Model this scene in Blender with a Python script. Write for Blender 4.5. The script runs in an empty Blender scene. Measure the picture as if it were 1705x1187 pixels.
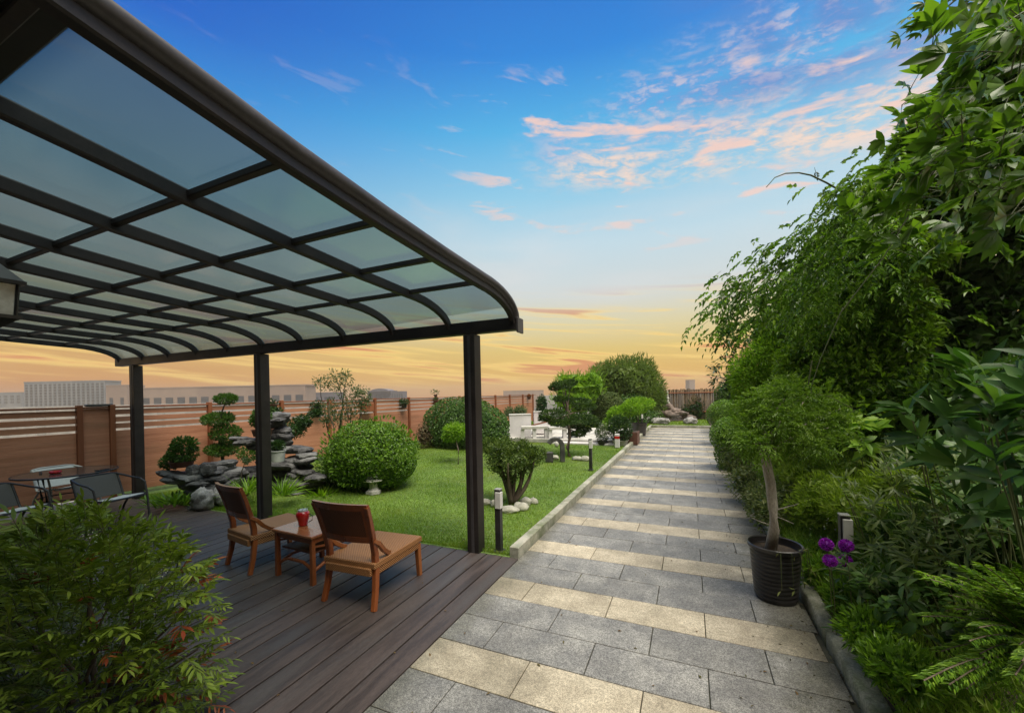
import bpy, math, random
import numpy as np
from mathutils import Vector, Matrix
from math import radians as R, sin, cos, pi

random.seed(7); rng = np.random.default_rng(7)
SC = bpy.context.scene
COL = SC.collection

# ------------------------------------------------------------------ camera
H = 1.65; FPX = 670.0; YAW = R(23.8); ROLL = R(1.26)
FW = np.array([-sin(YAW), cos(YAW), 0.0]); RT = np.array([cos(YAW), sin(YAW), 0.0]); UP = np.array([0, 0, 1.0])
cd = bpy.data.cameras.new('camera'); cam = bpy.data.objects.new('camera', cd); COL.objects.link(cam)
cd.sensor_fit = 'HORIZONTAL'; cd.sensor_width = 36; cd.lens = 36 * FPX / 1705; cd.shift_y = 62.5 / 1705
cd.clip_start = 0.05; cd.clip_end = 6000
cr = RT * cos(ROLL) - UP * sin(ROLL); cu = RT * sin(ROLL) + UP * cos(ROLL)
M = Matrix.Identity(4)
for i in range(3):
    M[i][0] = cr[i]; M[i][1] = cu[i]; M[i][2] = -FW[i]
M[2][3] = H
cam.matrix_world = M
SC.camera = cam

def at(px, py, t):
    "world point seen at pixel (px,py) of the 1705x1187 photograph, t metres ahead"
    u = px - 852.5; v = -(py - 656.0)
    a = u * cos(ROLL) + v * sin(ROLL); b = -u * sin(ROLL) + v * cos(ROLL)
    return FW * t + RT * (a * t / FPX) + UP * (H + b * t / FPX)

# ------------------------------------------------------------------ exposure
SC.view_settings.view_transform = 'Standard'; SC.view_settings.look = 'None'
SC.view_settings.exposure = 0.30; SC.view_settings.gamma = 1
SC.cycles.max_bounces = 10; SC.cycles.transparent_max_bounces = 24
SC.cycles.diffuse_bounces = 4; SC.cycles.caustics_reflective = False; SC.cycles.caustics_refractive = False

def lin(c):
    o = []
    for v in c[:3]:
        v = v / 255.0
        o.append(v / 12.92 if v <= 0.04045 else ((v + 0.055) / 1.055) ** 2.4)
    return tuple(o) + (1.0,)

# ------------------------------------------------------------------ node helper
class NG:
    def __init__(s, nt):
        s.nt = nt; s.n = nt.nodes; s.l = nt.links
    def add(s, t, **kw):
        nd = s.n.new(t)
        for k, v in kw.items(): setattr(nd, k, v)
        return nd
    def link(s, a, b): s.l.new(a, b)
    def val(s, sock, v):
        if hasattr(v, 'is_output') or isinstance(v, bpy.types.NodeSocket): s.l.new(v, sock)
        else: sock.default_value = v
    def math(s, op, a, b=0.0, c=None, clamp=False):
        nd = s.add('ShaderNodeMath', operation=op); nd.use_clamp = clamp
        s.val(nd.inputs[0], a); s.val(nd.inputs[1], b)
        if c is not None: s.val(nd.inputs[2], c)
        return nd.outputs[0]
    def smooth(s, x, lo, hi, a=0.0, b=1.0):
        nd = s.add('ShaderNodeMapRange', interpolation_type='SMOOTHSTEP')
        s.val(nd.inputs[0], x); s.val(nd.inputs[1], lo); s.val(nd.inputs[2], hi); s.val(nd.inputs[3], a); s.val(nd.inputs[4], b)
        return nd.outputs[0]
    def comb(s, x, y, z=0.0):
        nd = s.add('ShaderNodeCombineXYZ'); s.val(nd.inputs[0], x); s.val(nd.inputs[1], y); s.val(nd.inputs[2], z)
        return nd.outputs[0]
    def noise(s, vec, scale, detail=4.0, rough=0.55, dist=0.0, color=False):
        nd = s.add('ShaderNodeTexNoise'); 
        if vec is not None: s.link(vec, nd.inputs['Vector'])
        nd.inputs['Scale'].default_value = scale; nd.inputs['Detail'].default_value = detail
        nd.inputs['Roughness'].default_value = rough; nd.inputs['Distortion'].default_value = dist
        return nd.outputs[1 if color else 0]
    def ramp(s, fac, stops, interp='LINEAR'):
        nd = s.add('ShaderNodeValToRGB'); r = nd.color_ramp; r.interpolation = interp
        while len(r.elements) < len(stops): r.elements.new(0.5)
        for e, (p, c) in zip(r.elements, stops):
            e.position = p; e.color = c if len(c) == 4 else tuple(c) + (1.0,)
        s.val(nd.inputs[0], fac)
        return nd.outputs[0]
    def mix(s, f, a, b, mode='MIX'):
        nd = s.add('ShaderNodeMix', data_type='RGBA', blend_type=mode)
        s.val(nd.inputs[0], f)
        for sock, v in ((nd.inputs[6], a), (nd.inputs[7], b)): s.val(sock, v)
        return nd.outputs[2]

# ------------------------------------------------------------------ sky
SKY = 0.82
w = bpy.data.worlds.new('World'); SC.world = w; w.use_nodes = True
g = NG(w.node_tree); g.n.clear()
tc = g.add('ShaderNodeTexCoord'); sp = g.add('ShaderNodeSeparateXYZ'); g.link(tc.outputs['Generated'], sp.inputs[0])
el = g.math('MULTIPLY', g.math('ARCSINE', sp.outputs[2]), 180 / pi)
az = g.math('MULTIPLY', g.math('ARCTAN2', sp.outputs[0], sp.outputs[1]), 180 / pi)
e9 = g.math('DIVIDE', el, 90.0, clamp=True)
def st(l): return [(e / 90.0, lin(c)) for e, c in l]
rB = g.ramp(e9, st([(0, (216, 148, 74)), (2.5, (224, 172, 74)), (6, (222, 192, 108)), (9.5, (219, 208, 164)), (13.5, (209, 215, 213)), (20, (192, 217, 228)),
                    (26, (146, 203, 230)), (33, (84, 178, 228)), (40, (44, 134, 216)), (50, (28, 100, 196)), (68, (34, 84, 168)), (90, (40, 76, 150))]))
rA = g.ramp(e9, st([(0, (178, 112, 76)), (2.5, (202, 138, 74)), (6, (206, 160, 88)), (10, (200, 178, 122)), (15, (180, 188, 178)), (22, (112, 172, 204)),
                    (30, (46, 138, 214)), (37, (22, 92, 196)), (48, (18, 74, 176)), (90, (36, 70, 140))]))
sky = g.mix(g.smooth(az, -75, -18, 1.0, 0.0), rB, rA)
# warm soft haze bands near the horizon
hz = g.noise(g.comb(g.math('MULTIPLY', az, 0.02), g.math('MULTIPLY', el, 0.16)), 1.0, 3)
sky = g.mix(g.math('MULTIPLY', g.smooth(hz, 0.45, 0.7), g.smooth(el, 13, 4, 0, 0.28)), sky, lin((236, 190, 110)))
# high cloud bank, upper right
elr = g.math('SUBTRACT', el, g.math('MULTIPLY', az, -0.09))
n1 = g.noise(g.comb(g.math('MULTIPLY', az, 0.055), g.math('MULTIPLY', elr, 0.19), 3.1), 1.6, 8, 0.62, 0.6)
n1b = g.noise(g.comb(g.math('MULTIPLY', az, 0.03), g.math('MULTIPLY', elr, 0.10), 9.0), 1.3, 5, 0.6, 0.5)
m1 = g.math('MULTIPLY', g.smooth(elr, 24.0, 27.0), g.math('SUBTRACT', 1.0, g.smooth(g.math('SUBTRACT', elr, g.math('MULTIPLY', g.smooth(az, -22, 8), 9.0)), 28, 33)))
m1 = g.math('MULTIPLY', m1, g.smooth(az, -26, -10))
d1 = g.math('MULTIPLY', g.smooth(n1, 0.33, 0.56), m1)
c1 = g.mix(g.smooth(g.math('ADD', elr, g.math('MULTIPLY', n1b, 10)), 32.5, 38), lin((252, 214, 186)), lin((116, 158, 216)))
c1 = g.mix(g.math('MULTIPLY', g.math('MULTIPLY', g.smooth(n1b, 0.46, 0.62), g.smooth(elr, 36, 30)), 0.6), c1, lin((232, 176, 190)))
n6 = g.noise(g.comb(g.math('MULTIPLY', az, 0.30), g.math('MULTIPLY', elr, 0.85), 7.0), 1.5, 6, 0.65, 0.3)
d1 = g.math('MULTIPLY', d1, g.smooth(n6, 0.36, 0.60, 0.12, 1.0))
c1 = g.mix(g.smooth(n6, 0.45, 0.65, 0.0, 0.45), c1, lin((255, 226, 206)))
sky = g.mix(g.math('MULTIPLY', d1, 0.86), sky, c1)
# thin violet veil above the bank
n2 = g.noise(g.comb(g.math('MULTIPLY', az, 0.035), g.math('MULTIPLY', elr, 0.12), 21.0), 1.5, 7, 0.6, 1.0)
d2 = g.math('MULTIPLY', g.smooth(n2, 0.36, 0.62), g.math('MULTIPLY', g.smooth(az, -8, 14), g.smooth(elr, 29, 34)))
sky = g.mix(g.math('MULTIPLY', d2, 0.5), sky, lin((100, 122, 190)))
# small bright puffs
n3 = g.noise(g.comb(g.math('MULTIPLY', az, 0.075), g.math('MULTIPLY', elr, 0.34), 5.0), 1.35, 7, 0.55, 0.4)
m3 = g.math('MULTIPLY', g.smooth(elr, 15, 24), g.math('SUBTRACT', 1.0, g.smooth(elr, 33, 39)))
d3 = g.math('MULTIPLY', g.smooth(n3, 0.56, 0.68), g.math('MULTIPLY', m3, g.smooth(az, -38, -20, 0.12, 1.0)))
sky = g.mix(g.math('MULTIPLY', d3, 0.85), sky, lin((246, 206, 190)))
# broad pale veil in the middle sky
n5 = g.noise(g.comb(g.math('MULTIPLY', az, 0.03), g.math('MULTIPLY', el, 0.12), 40.0), 1.2, 5, 0.5, 0.3)
d5 = g.math('MULTIPLY', g.smooth(n5, 0.40, 0.7), g.math('MULTIPLY', g.smooth(el, 10, 16), g.smooth(el, 27, 20)))
sky = g.mix(g.math('MULTIPLY', d5, 0.4), sky, lin((226, 222, 220)))
# orange streaks low down
n4 = g.noise(g.comb(g.math('MULTIPLY', az, 0.035), g.math('MULTIPLY', elr, 0.62), 13.0), 1.4, 6, 0.5, 0.5)
m4 = g.math('MULTIPLY', g.smooth(el, 0.5, 2.5), g.math('SUBTRACT', 1.0, g.smooth(el, 9, 15)))
d4 = g.math('MULTIPLY', g.smooth(n4, 0.45, 0.62), m4)
c4 = g.mix(g.smooth(n4, 0.55, 0.66), lin((255, 216, 118)), lin((212, 126, 78)))
sky = g.mix(g.math('MULTIPLY', d4, 0.85), sky, c4)
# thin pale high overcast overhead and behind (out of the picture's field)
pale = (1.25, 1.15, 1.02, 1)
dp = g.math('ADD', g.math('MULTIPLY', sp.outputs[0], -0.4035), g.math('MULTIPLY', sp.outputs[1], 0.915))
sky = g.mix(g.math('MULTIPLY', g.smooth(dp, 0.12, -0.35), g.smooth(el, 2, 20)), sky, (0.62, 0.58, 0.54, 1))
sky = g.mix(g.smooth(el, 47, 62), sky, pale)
# below the horizon
sky = g.mix(g.smooth(el, -0.2, -3), sky, lin((120, 110, 100)))
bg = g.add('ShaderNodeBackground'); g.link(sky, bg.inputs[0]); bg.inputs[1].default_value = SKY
# faint physical daylight on top of the sunset colours
ns = g.add('ShaderNodeTexSky', sky_type='NISHITA'); ns.sun_disc = False; ns.sun_elevation = R(67); ns.sun_rotation = R(118)
bg2 = g.add('ShaderNodeBackground'); g.link(ns.outputs[0], bg2.inputs[0]); bg2.inputs[1].default_value = 0.006
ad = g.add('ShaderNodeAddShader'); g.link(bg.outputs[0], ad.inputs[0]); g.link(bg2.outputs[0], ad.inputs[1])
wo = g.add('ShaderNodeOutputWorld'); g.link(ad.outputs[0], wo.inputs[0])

# ------------------------------------------------------------------ sun (veiled, very soft)
sl = bpy.data.lights.new('sun', 'SUN'); sl.energy = 3.9; sl.angle = R(38); sl.color = (1.0, 0.93, 0.80)
so = bpy.data.objects.new('sun', sl); COL.objects.link(so)
saz, sel = R(118), R(67)      # azimuth clockwise from +Y
sd = Vector((sin(saz) * cos(sel), cos(saz) * cos(sel), sin(sel)))
so.rotation_euler = (-sd).to_track_quat('-Z', 'Y').to_euler()
so.location = (0, 0, 30)

# ------------------------------------------------------------------ materials
def newmat(name):
    m = bpy.data.materials.new(name); m.use_nodes = True
    g = NG(m.node_tree); g.n.clear()
    out = g.add('ShaderNodeOutputMaterial')
    return m, g, out
def pm(name, c1, c2=None, scale=8.0, rough=0.6, bump=0.0, bscale=None, stretch=(1, 1, 1), metal=0.0, spec=0.5, island=0.0, c3=None, fine=0.0, lo=0.35, hi=0.65, coat=0.0):
    m, g, out = newmat(name)
    tc = g.add('ShaderNodeTexCoord'); mp = g.add('ShaderNodeMapping'); g.link(tc.outputs['Object'], mp.inputs[0]); mp.inputs['Scale'].default_value = stretch
    v = mp.outputs[0]
    c2 = c2 or c1
    n = g.noise(v, scale, 6, 0.6)
    col = g.mix(g.smooth(n, lo, hi), tuple(c1) + (1,), tuple(c2) + (1,))
    if c3:
        n3 = g.noise(v, scale * 0.23, 5, 0.65)
        col = g.mix(g.smooth(n3, 0.48, 0.66), col, tuple(c3) + (1,))
    if fine:
        nf = g.noise(v, scale * 14, 2, 0.7)
        f = g.smooth(nf, 0.3, 0.7, 1 - fine, 1 + fine)
        col = g.mix(1.0, col, g.comb(f, f, f), 'MULTIPLY')
    if island:
        ge = g.add('ShaderNodeNewGeometry')
        f = g.smooth(ge.outputs['Random Per Island'], 0, 1, 1 - island, 1 + island)
        col = g.mix(1.0, col, g.comb(f, f, f), 'MULTIPLY')
    p = g.add('ShaderNodeBsdfPrincipled'); g.link(col, p.inputs['Base Color'])
    g.val(p.inputs['Roughness'], g.smooth(n, 0.2, 0.8, max(0.02, rough - 0.1), min(1, rough + 0.1)))
    p.inputs['Metallic'].default_value = metal; p.inputs['Specular IOR Level'].default_value = spec
    if coat: p.inputs['Coat Weight'].default_value = coat; p.inputs['Coat Roughness'].default_value = 0.15
    if bump:
        nb = g.noise(v, bscale or scale * 3, 6, 0.65)
        b = g.add('ShaderNodeBump'); b.inputs['Strength'].default_value = 1.0; b.inputs['Distance'].default_value = bump
        g.link(nb, b.inputs['Height']); g.link(b.outputs[0], p.inputs['Normal'])
    g.link(p.outputs[0], out.inputs[0])
    return m
def leafmat(name, stops, rough=0.45, trans=0.35, patch=0.25, pscale=2.5, spec=0.4):
    "stops: list of linear rgb, picked per leaf"
    m, g, out = newmat(name)
    ge = g.add('ShaderNodeNewGeometry'); tc = g.add('ShaderNodeTexCoord')
    n = len(stops); cols = [(i / max(1, n - 1), s) for i, s in enumerate(stops)]
    nz = g.noise(tc.outputs['Object'], pscale, 4, 0.6)
    fac = g.math('ADD', g.math('MULTIPLY', ge.outputs['Random Per Island'], 1 - patch), g.math('MULTIPLY', g.smooth(nz, 0.3, 0.7), patch), clamp=True)
    col = g.ramp(fac, cols)
    p = g.add('ShaderNodeBsdfPrincipled'); g.link(col, p.inputs['Base Color'])
    p.inputs['Roughness'].default_value = rough; p.inputs['Specular IOR Level'].default_value = spec
    t = g.add('ShaderNodeBsdfTranslucent'); g.link(g.mix(1.0, col, (1.25, 1.35, 0.5, 1), 'MULTIPLY'), t.inputs[0])
    mx = g.add('ShaderNodeMixShader'); mx.inputs[0].default_value = trans
    g.link(p.outputs[0], mx.inputs[1]); g.link(t.outputs[0], mx.inputs[2]); g.link(mx.outputs[0], out.inputs[0])
    return m
def glassmat(name, tint, diff, fd, rough=0.1):
    m, g, out = newmat(name)
    tr = g.add('ShaderNodeBsdfTransparent'); tr.inputs[0].default_value = tuple(tint) + (1,)
    tl = g.add('ShaderNodeBsdfTranslucent')
    tc = g.add('ShaderNodeTexCoord'); n = g.noise(tc.outputs['Object'], 1.3, 5, 0.6)
    g.link(g.mix(g.smooth(n, 0.3, 0.7), tuple(diff) + (1,), tuple(v * 0.86 for v in diff) + (1,)), tl.inputs[0])
    gl = g.add('ShaderNodeBsdfGlossy'); gl.inputs['Roughness'].default_value = rough; gl.inputs[0].default_value = (0.6, 0.7, 0.7, 1)
    m1 = g.add('ShaderNodeMixShader'); m1.inputs[0].default_value = fd
    g.link(tr.outputs[0], m1.inputs[1]); g.link(tl.outputs[0], m1.inputs[2])
    fr = g.add('ShaderNodeFresnel'); fr.inputs[0].default_value = 1.35
    m2 = g.add('ShaderNodeMixShader'); g.link(g.math('MULTIPLY', fr.outputs[0], 0.5), m2.inputs[0])
    g.link(m1.outputs[0], m2.inputs[1]); g.link(gl.outputs[0], m2.inputs[2]); g.link(m2.outputs[0], out.inputs[0])
    return m

# ------------------------------------------------------------------ mesh builder
class MB:
    def __init__(s): s.v = []; s.f = []; s.m = []
    def add(s, vs, fs, mi=0):
        b = len(s.v); s.v += [tuple(map(float, v)) for v in vs]
        s.f += [tuple(b + i for i in f) for f in fs]; s.m += [mi] * len(fs); return s
    def box(s, c, d, rz=0.0, mi=0, bev=0.0):
        x, y, z = [q / 2 for q in d]; out = []
        if bev <= 0:
            pts = [(-x, -y, -z), (x, -y, -z), (x, y, -z), (-x, y, -z), (-x, -y, z), (x, -y, z), (x, y, z), (-x, y, z)]
            fs = [(0, 3, 2, 1), (4, 5, 6, 7), (0, 1, 5, 4), (1, 2, 6, 5), (2, 3, 7, 6), (3, 0, 4, 7)]
        else:
            b = min(bev, x * .9, y * .9, z * .9); pts = []
            for zz, ins in ((-z, b), (-z + b, 0), (z - b, 0), (z, b)):
                X, Y = x - ins, y - ins; c_ = b * 0.6
                pts += [(-X + c_, -Y, zz), (X - c_, -Y, zz), (X, -Y + c_, zz), (X, Y - c_, zz), (X - c_, Y, zz), (-X + c_, Y, zz), (-X, Y - c_, zz), (-X, -Y + c_, zz)]
            fs = [tuple(range(7, -1, -1)), tuple(range(24, 32))]
            for r in range(3):
                for i in range(8): fs.append((r * 8 + i, r * 8 + (i + 1) % 8, r * 8 + 8 + (i + 1) % 8, r * 8 + 8 + i))
        ca, sa = cos(rz), sin(rz)
        for p in pts: out.append((c[0] + p[0] * ca - p[1] * sa, c[1] + p[0] * sa + p[1] * ca, c[2] + p[2]))
        return s.add(out, fs, mi)
    def sweep(s, pts, w, h=None, n=0, up=(0, 0, 1), mi=0, cap=True, closed=False):
        "rectangle w x h (n=0) or n-gon of radius w swept along pts; w, h may be lists"
        P = [Vector(p) for p in pts]; K = len(P)
        W = w if isinstance(w, (list, tuple)) else [w] * K
        Hh = h if isinstance(h, (list, tuple)) else [h if h is not None else w] * K if not isinstance(w, (list, tuple)) else (h if isinstance(h, (list, tuple)) else ([h] * K if h is not None else W))
        rings = []; upv = Vector(up)
        for i in range(K):
            if closed: t = P[(i + 1) % K] - P[i - 1]
            else: t = P[min(i + 1, K - 1)] - P[max(i - 1, 0)]
            t.normalize()
            sd = t.cross(upv)
            if sd.length < 1e-3: sd = t.cross(Vector((0, 1, 0)))
            if sd.length < 1e-3: sd = t.cross(Vector((1, 0, 0)))
            sd.normalize(); u = sd.cross(t).normalized()
            if n == 0:
                a, b = W[i] / 2, Hh[i] / 2; k = 0.22
                q = [(-a, -b + b * k), (-a + a * k, -b), (a - a * k, -b), (a, -b + b * k), (a, b - b * k), (a - a * k, b), (-a + a * k, b), (-a, b - b * k)]
            else:
                q = [(W[i] * cos(2 * pi * j / n), Hh[i] * sin(2 * pi * j / n)) for j in range(n)]
            rings.append([P[i] + sd * x + u * y for x, y in q])
        m = len(rings[0]); vs = [v for r in rings for v in r]; fs = []
        for i in range(K if closed else K - 1):
            for j in range(m):
                a = i * m; b = ((i + 1) % K) * m
                fs.append((a + j, a + (j + 1) % m, b + (j + 1) % m, b + j))
        if cap and not closed:
            fs.append(tuple(range(m - 1, -1, -1))); fs.append(tuple(range((K - 1) * m, K * m)))
        return s.add(vs, fs, mi)
    def lathe(s, prof, c=(0, 0, 0), n=28, mi=0, sx=1, sy=1, rz=0):
        vs = []; fs = []
        for r, z in prof:
            for j in range(n):
                a = 2 * pi * j / n; x, y = r * cos(a) * sx, r * sin(a) * sy
                vs.append((c[0] + x * cos(rz) - y * sin(rz), c[1] + x * sin(rz) + y * cos(rz), c[2] + z))
        for i in range(len(prof) - 1):
            for j in range(n): fs.append((i * n + j, i * n + (j + 1) % n, (i + 1) * n + (j + 1) % n, (i + 1) * n + j))
        if prof[0][0] > 1e-5: fs.append(tuple(range(n - 1, -1, -1)))
        if prof[-1][0] > 1e-5: fs.append(tuple(range((len(prof) - 1) * n, len(prof) * n)))
        return s.add(vs, fs, mi)
    def blob(s, c, r, seed=0, amp=0.18, nu=22, nv=14, freq=2.2, mi=0, flat=1.0):
        vs = []; fs = []; rs = random.Random(seed); ph = [(rs.uniform(-1, 1), rs.uniform(-1, 1), rs.uniform(-1, 1), rs.uniform(0, 6)) for _ in range(7)]
        for i in range(nv + 1):
            th = pi * i / nv
            for j in range(nu):
                a = 2 * pi * j / nu; d = (sin(th) * cos(a), sin(th) * sin(a), cos(th))
                k = 1 + amp * sum(sin(freq * (1 + q * .55) * (p[0] * d[0] + p[1] * d[1] + p[2] * d[2]) * 2 + p[3]) / (1 + q * .4) for q, p in enumerate(ph)) / 2.2
                vs.append((c[0] + d[0] * r[0] * k, c[1] + d[1] * r[1] * k, c[2] + d[2] * r[2] * k))
        for i in range(nv):
            for j in range(nu): fs.append((i * nu + j, (i + 1) * nu + j, (i + 1) * nu + (j + 1) % nu, i * nu + (j + 1) % nu))
        return s.add(vs, fs, mi)
    def build(s, name, mat, parent=None, world=False, smooth=False):
        me = bpy.data.meshes.new(name); off = parent.location if (world and parent) else Vector((0, 0, 0))
        vv = [(a - off[0], b - off[1], c - off[2]) for a, b, c in s.v] if world and parent else s.v
        me.from_pydata(vv, [], s.f)
        ms = mat if isinstance(mat, (list, tuple)) else [mat]
        for m_ in ms:
            if m_: me.materials.append(m_)
        if len(ms) > 1: me.polygons.foreach_set('material_index', s.m)
        if smooth: me.polygons.foreach_set('use_smooth', [True] * len(me.polygons))
        me.validate(); me.update()
        if smooth and smooth != 'all':
            try: me.set_sharp_from_angle(angle=R(38))
            except Exception: pass
        o = bpy.data.objects.new(name, me); COL.objects.link(o)
        if parent: o.parent = parent
        return o

def tag(o, label=None, cat=None, group=None, kind=None):
    if label: o['label'] = label
    if cat: o['category'] = cat
    if group: o['group'] = group
    if kind: o['kind'] = kind
    return o
def thing(name, loc, label, cat, group=None, rz=0.0):
    o = bpy.data.objects.new(name, None); COL.objects.link(o); o.empty_display_size = 0.1
    o.location = loc; o.rotation_euler = (0, 0, rz)
    return tag(o, label, cat, group)
def kids(o): return [c for c in bpy.data.objects if c.parent == o]
def copy_tree(o, parent=None):
    c = o.copy(); COL.objects.link(c)
    if parent is not None: c.parent = parent
    for ch in kids(o): copy_tree(ch, c)
    return c
def struct(name, mb, mat, **k): return tag(mb.build(name, mat, **k), kind='structure')

# ------------------------------------------------------------------ foliage
def nrm(a): return a / (np.linalg.norm(a, axis=-1, keepdims=True) + 1e-9)
def rdir(n): return nrm(rng.normal(size=(n, 3)))
class LV:
    "collects leaves, builds one mesh"
    def __init__(s): s.P = []; s.A = []; s.N = []; s.L = []; s.W = []
    def add(s, P, A, N, L, W):
        n = len(P); s.P.append(np.asarray(P, float)); s.A.append(nrm(np.asarray(A, float))); s.N.append(np.asarray(N, float))
        s.L.append(np.broadcast_to(L, (n,)).astype(float)); s.W.append(np.broadcast_to(W, (n,)).astype(float)); return s
    def build(s, name, mat, parent=None, kind=0, fold=0.25, droop=0.15, world=True, extra=None):
        P = np.concatenate(s.P); A = np.concatenate(s.A); N = np.concatenate(s.N); L = np.concatenate(s.L)[:, None]; W = np.concatenate(s.W)[:, None]
        S = nrm(np.cross(A, N)); N = nrm(np.cross(S, A)); n = len(P)
        if world and parent is not None: P = P - np.array(parent.location)
        if kind == 0:
            V = np.stack([P, P + A * L * .45 - S * W / 2 + N * W * fold, P + A * L - N * L * droop, P + A * L * .45 + S * W / 2 + N * W * fold], 1)
            F = np.array([[0, 1, 2], [0, 2, 3]]); k = 4
        elif kind == 1:
            def q(t, sd, dn): return P + A * L * t + S * W / 2 * sd + N * (abs(sd) * W * fold * .5) - N * L * droop * t * t
            V = np.stack([q(0, 0, 0), q(.25, -.72, 0), q(.25, .72, 0), q(.28, 0, 0), q(.58, -.9, 0), q(.58, .9, 0), q(.6, 0, 0), q(1, 0, 0)], 1)
            F = np.array([[0, 1, 3], [0, 3, 2], [1, 4, 6], [1, 6, 3], [3, 6, 5], [3, 5, 2], [4, 7, 6], [6, 7, 5]]); k = 8
        elif kind == 2:   # blade
            V = np.stack([P - S * W / 2, P + S * W / 2, P + A * L * .55 + S * W * .3 + N * 0, P + A * L - N * L * droop, P + A * L * .55 - S * W * .3], 1)
            F = np.array([[0, 1, 2], [0, 2, 4], [4, 2, 3]]); k = 5
        elif kind == 3:   # single triangle blade
            V = np.stack([P - S * W / 2, P + S * W / 2, P + A * L], 1); F = np.array([[0, 1, 2]]); k = 3
        V = V.reshape(-1, 3); FF = (F[None] + (np.arange(n) * k)[:, None, None]).reshape(-1, 3)
        me = bpy.data.meshes.new(name); nb = 0
        me.vertices.add(len(V)); me.loops.add(FF.size); me.polygons.add(len(FF))
        me.vertices.foreach_set('co', V.astype(np.float32).ravel()); me.loops.foreach_set('vertex_index', FF.astype(np.int32).ravel())
        me.polygons.foreach_set('loop_start', np.arange(0, FF.size, 3, dtype=np.int32)); me.polygons.foreach_set('loop_total', np.full(len(FF), 3, dtype=np.int32))
        me.polygons.foreach_set('use_smooth', np.ones(len(FF), dtype=bool) if kind == 1 else np.zeros(len(FF), dtype=bool))
        me.materials.append(mat); me.update(calc_edges=True)
        o = bpy.data.objects.new(name, me); COL.objects.link(o)
        if parent is not None: o.parent = parent
        return o
def lump(P, f, seed=0):
    r = np.random.default_rng(seed); o = 0
    for k in range(5):
        d = r.normal(size=3) * f * (1 + .6 * k); o = o + np.sin(P @ d + r.uniform(0, 6)) / (1 + .5 * k)
    return o / 2.6
def shell(blobs, n, depth=0.35, amp=0.08, f=6.0, seed=1, inside=0.80, gap=None):
    "points near the surface of a union of ellipsoids with outward normals"
    C = np.array([b[0] for b in blobs], float); Rr = np.array([b[1] if hasattr(b[1], '__len__') else (b[1],) * 3 for b in blobs], float)
    ar = (Rr[:, 0] * Rr[:, 1] + Rr[:, 1] * Rr[:, 2] + Rr[:, 0] * Rr[:, 2]); idx = rng.choice(len(C), size=n, p=ar / ar.sum())
    d = rdir(n); c = C[idx]; r = Rr[idx]
    k = (1 - depth * rng.random((n, 1)) ** 1.7); P0 = c + d * r
    k = k * (1 + amp * lump(P0, f, seed)[:, None])
    P = c + d * r * k; Nn = nrm(d / r)
    keep = np.ones(n, bool)
    for j in range(len(C)):
        q = np.sqrt((((P - C[j]) / Rr[j]) ** 2).sum(1)); keep &= ~((q < inside) & (idx != j))
    if gap is not None: keep &= lump(P, f * .8, seed + 5) > gap
    return P[keep], Nn[keep]
def foliage(lv, blobs, n, L, W=0.5, up=0.3, rand=0.7, style='tuft', depth=0.35, amp=0.08, f=6.0, seed=1, gap=None, Lv=0.3, droop=0.0, inside=0.8):
    P, Nn = shell(blobs, n, depth, amp, f, seed, inside, gap); m = len(P)
    if style == 'tuft':     # leaves point outwards
        A = nrm(Nn + rdir(m) * rand + np.array([0, 0, up])); Nv = nrm(rdir(m) + np.array([0, 0, .8]))
    else:                   # leaf faces turned outwards, like a clipped shrub
        Nv = nrm(Nn + rdir(m) * rand + np.array([0, 0, up])); A = nrm(np.cross(Nv, rdir(m)) + np.array([0, 0, -droop]))
    Ls = L * (1 + Lv * rng.uniform(-1, 1, m)); lv.add(P - A * Ls[:, None] * .3, A, Nv, Ls, Ls * W)
    return lv
def fronds(lv, P0, D, length, pairs, L, W=0.35, bend=0.5, stems=None, stem_r=0.0015, tip=True, ang=0.9, mb_every=1):
    "pinnate sprays: leaflets in pairs along a curved axis"
    P0 = np.asarray(P0, float); D = nrm(np.asarray(D, float)); n = len(P0)
    length = np.broadcast_to(length, (n,)); L = np.broadcast_to(L, (n,))
    side = nrm(np.cross(D, np.array([0, 0, 1.0])) + rdir(n) * .25); nn = nrm(np.cross(side, D))
    for j in range(pairs + (1 if tip else 0)):
        t = (0.25 + 0.75 * (j + .5) / (pairs + .5)) if j < pairs else 1.0
        Pj = P0 + D * (length * t)[:, None] - np.array([0, 0, 1.0]) * (bend * length * t * t)[:, None]
        Dj = nrm(D - np.array([0, 0, 1.0]) * (2 * bend * t))
        if j < pairs:
            for s_ in (-1, 1):
                A = nrm(Dj * cos(ang) + side * s_ * sin(ang) + rdir(n) * .18 - np.array([0, 0, .18]))
                Ls = L * (1 - .25 * abs(t - .55)) * rng.uniform(.8, 1.15, n); lv.add(Pj, A, nn + rdir(n) * .35, Ls, Ls * W)
        else: lv.add(Pj, Dj, nn + rdir(n) * .2, L, L * W)
    if stems is not None:
        for i in range(0, n, mb_every):
            pts = [tuple(P0[i] + D[i] * length[i] * t - np.array([0, 0, bend * length[i] * t * t])) for t in (0, .35, .7, 1)]
            stems.sweep(pts, [stem_r, stem_r * .8, stem_r * .6, stem_r * .3], n=3, cap=False)
    return lv
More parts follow.
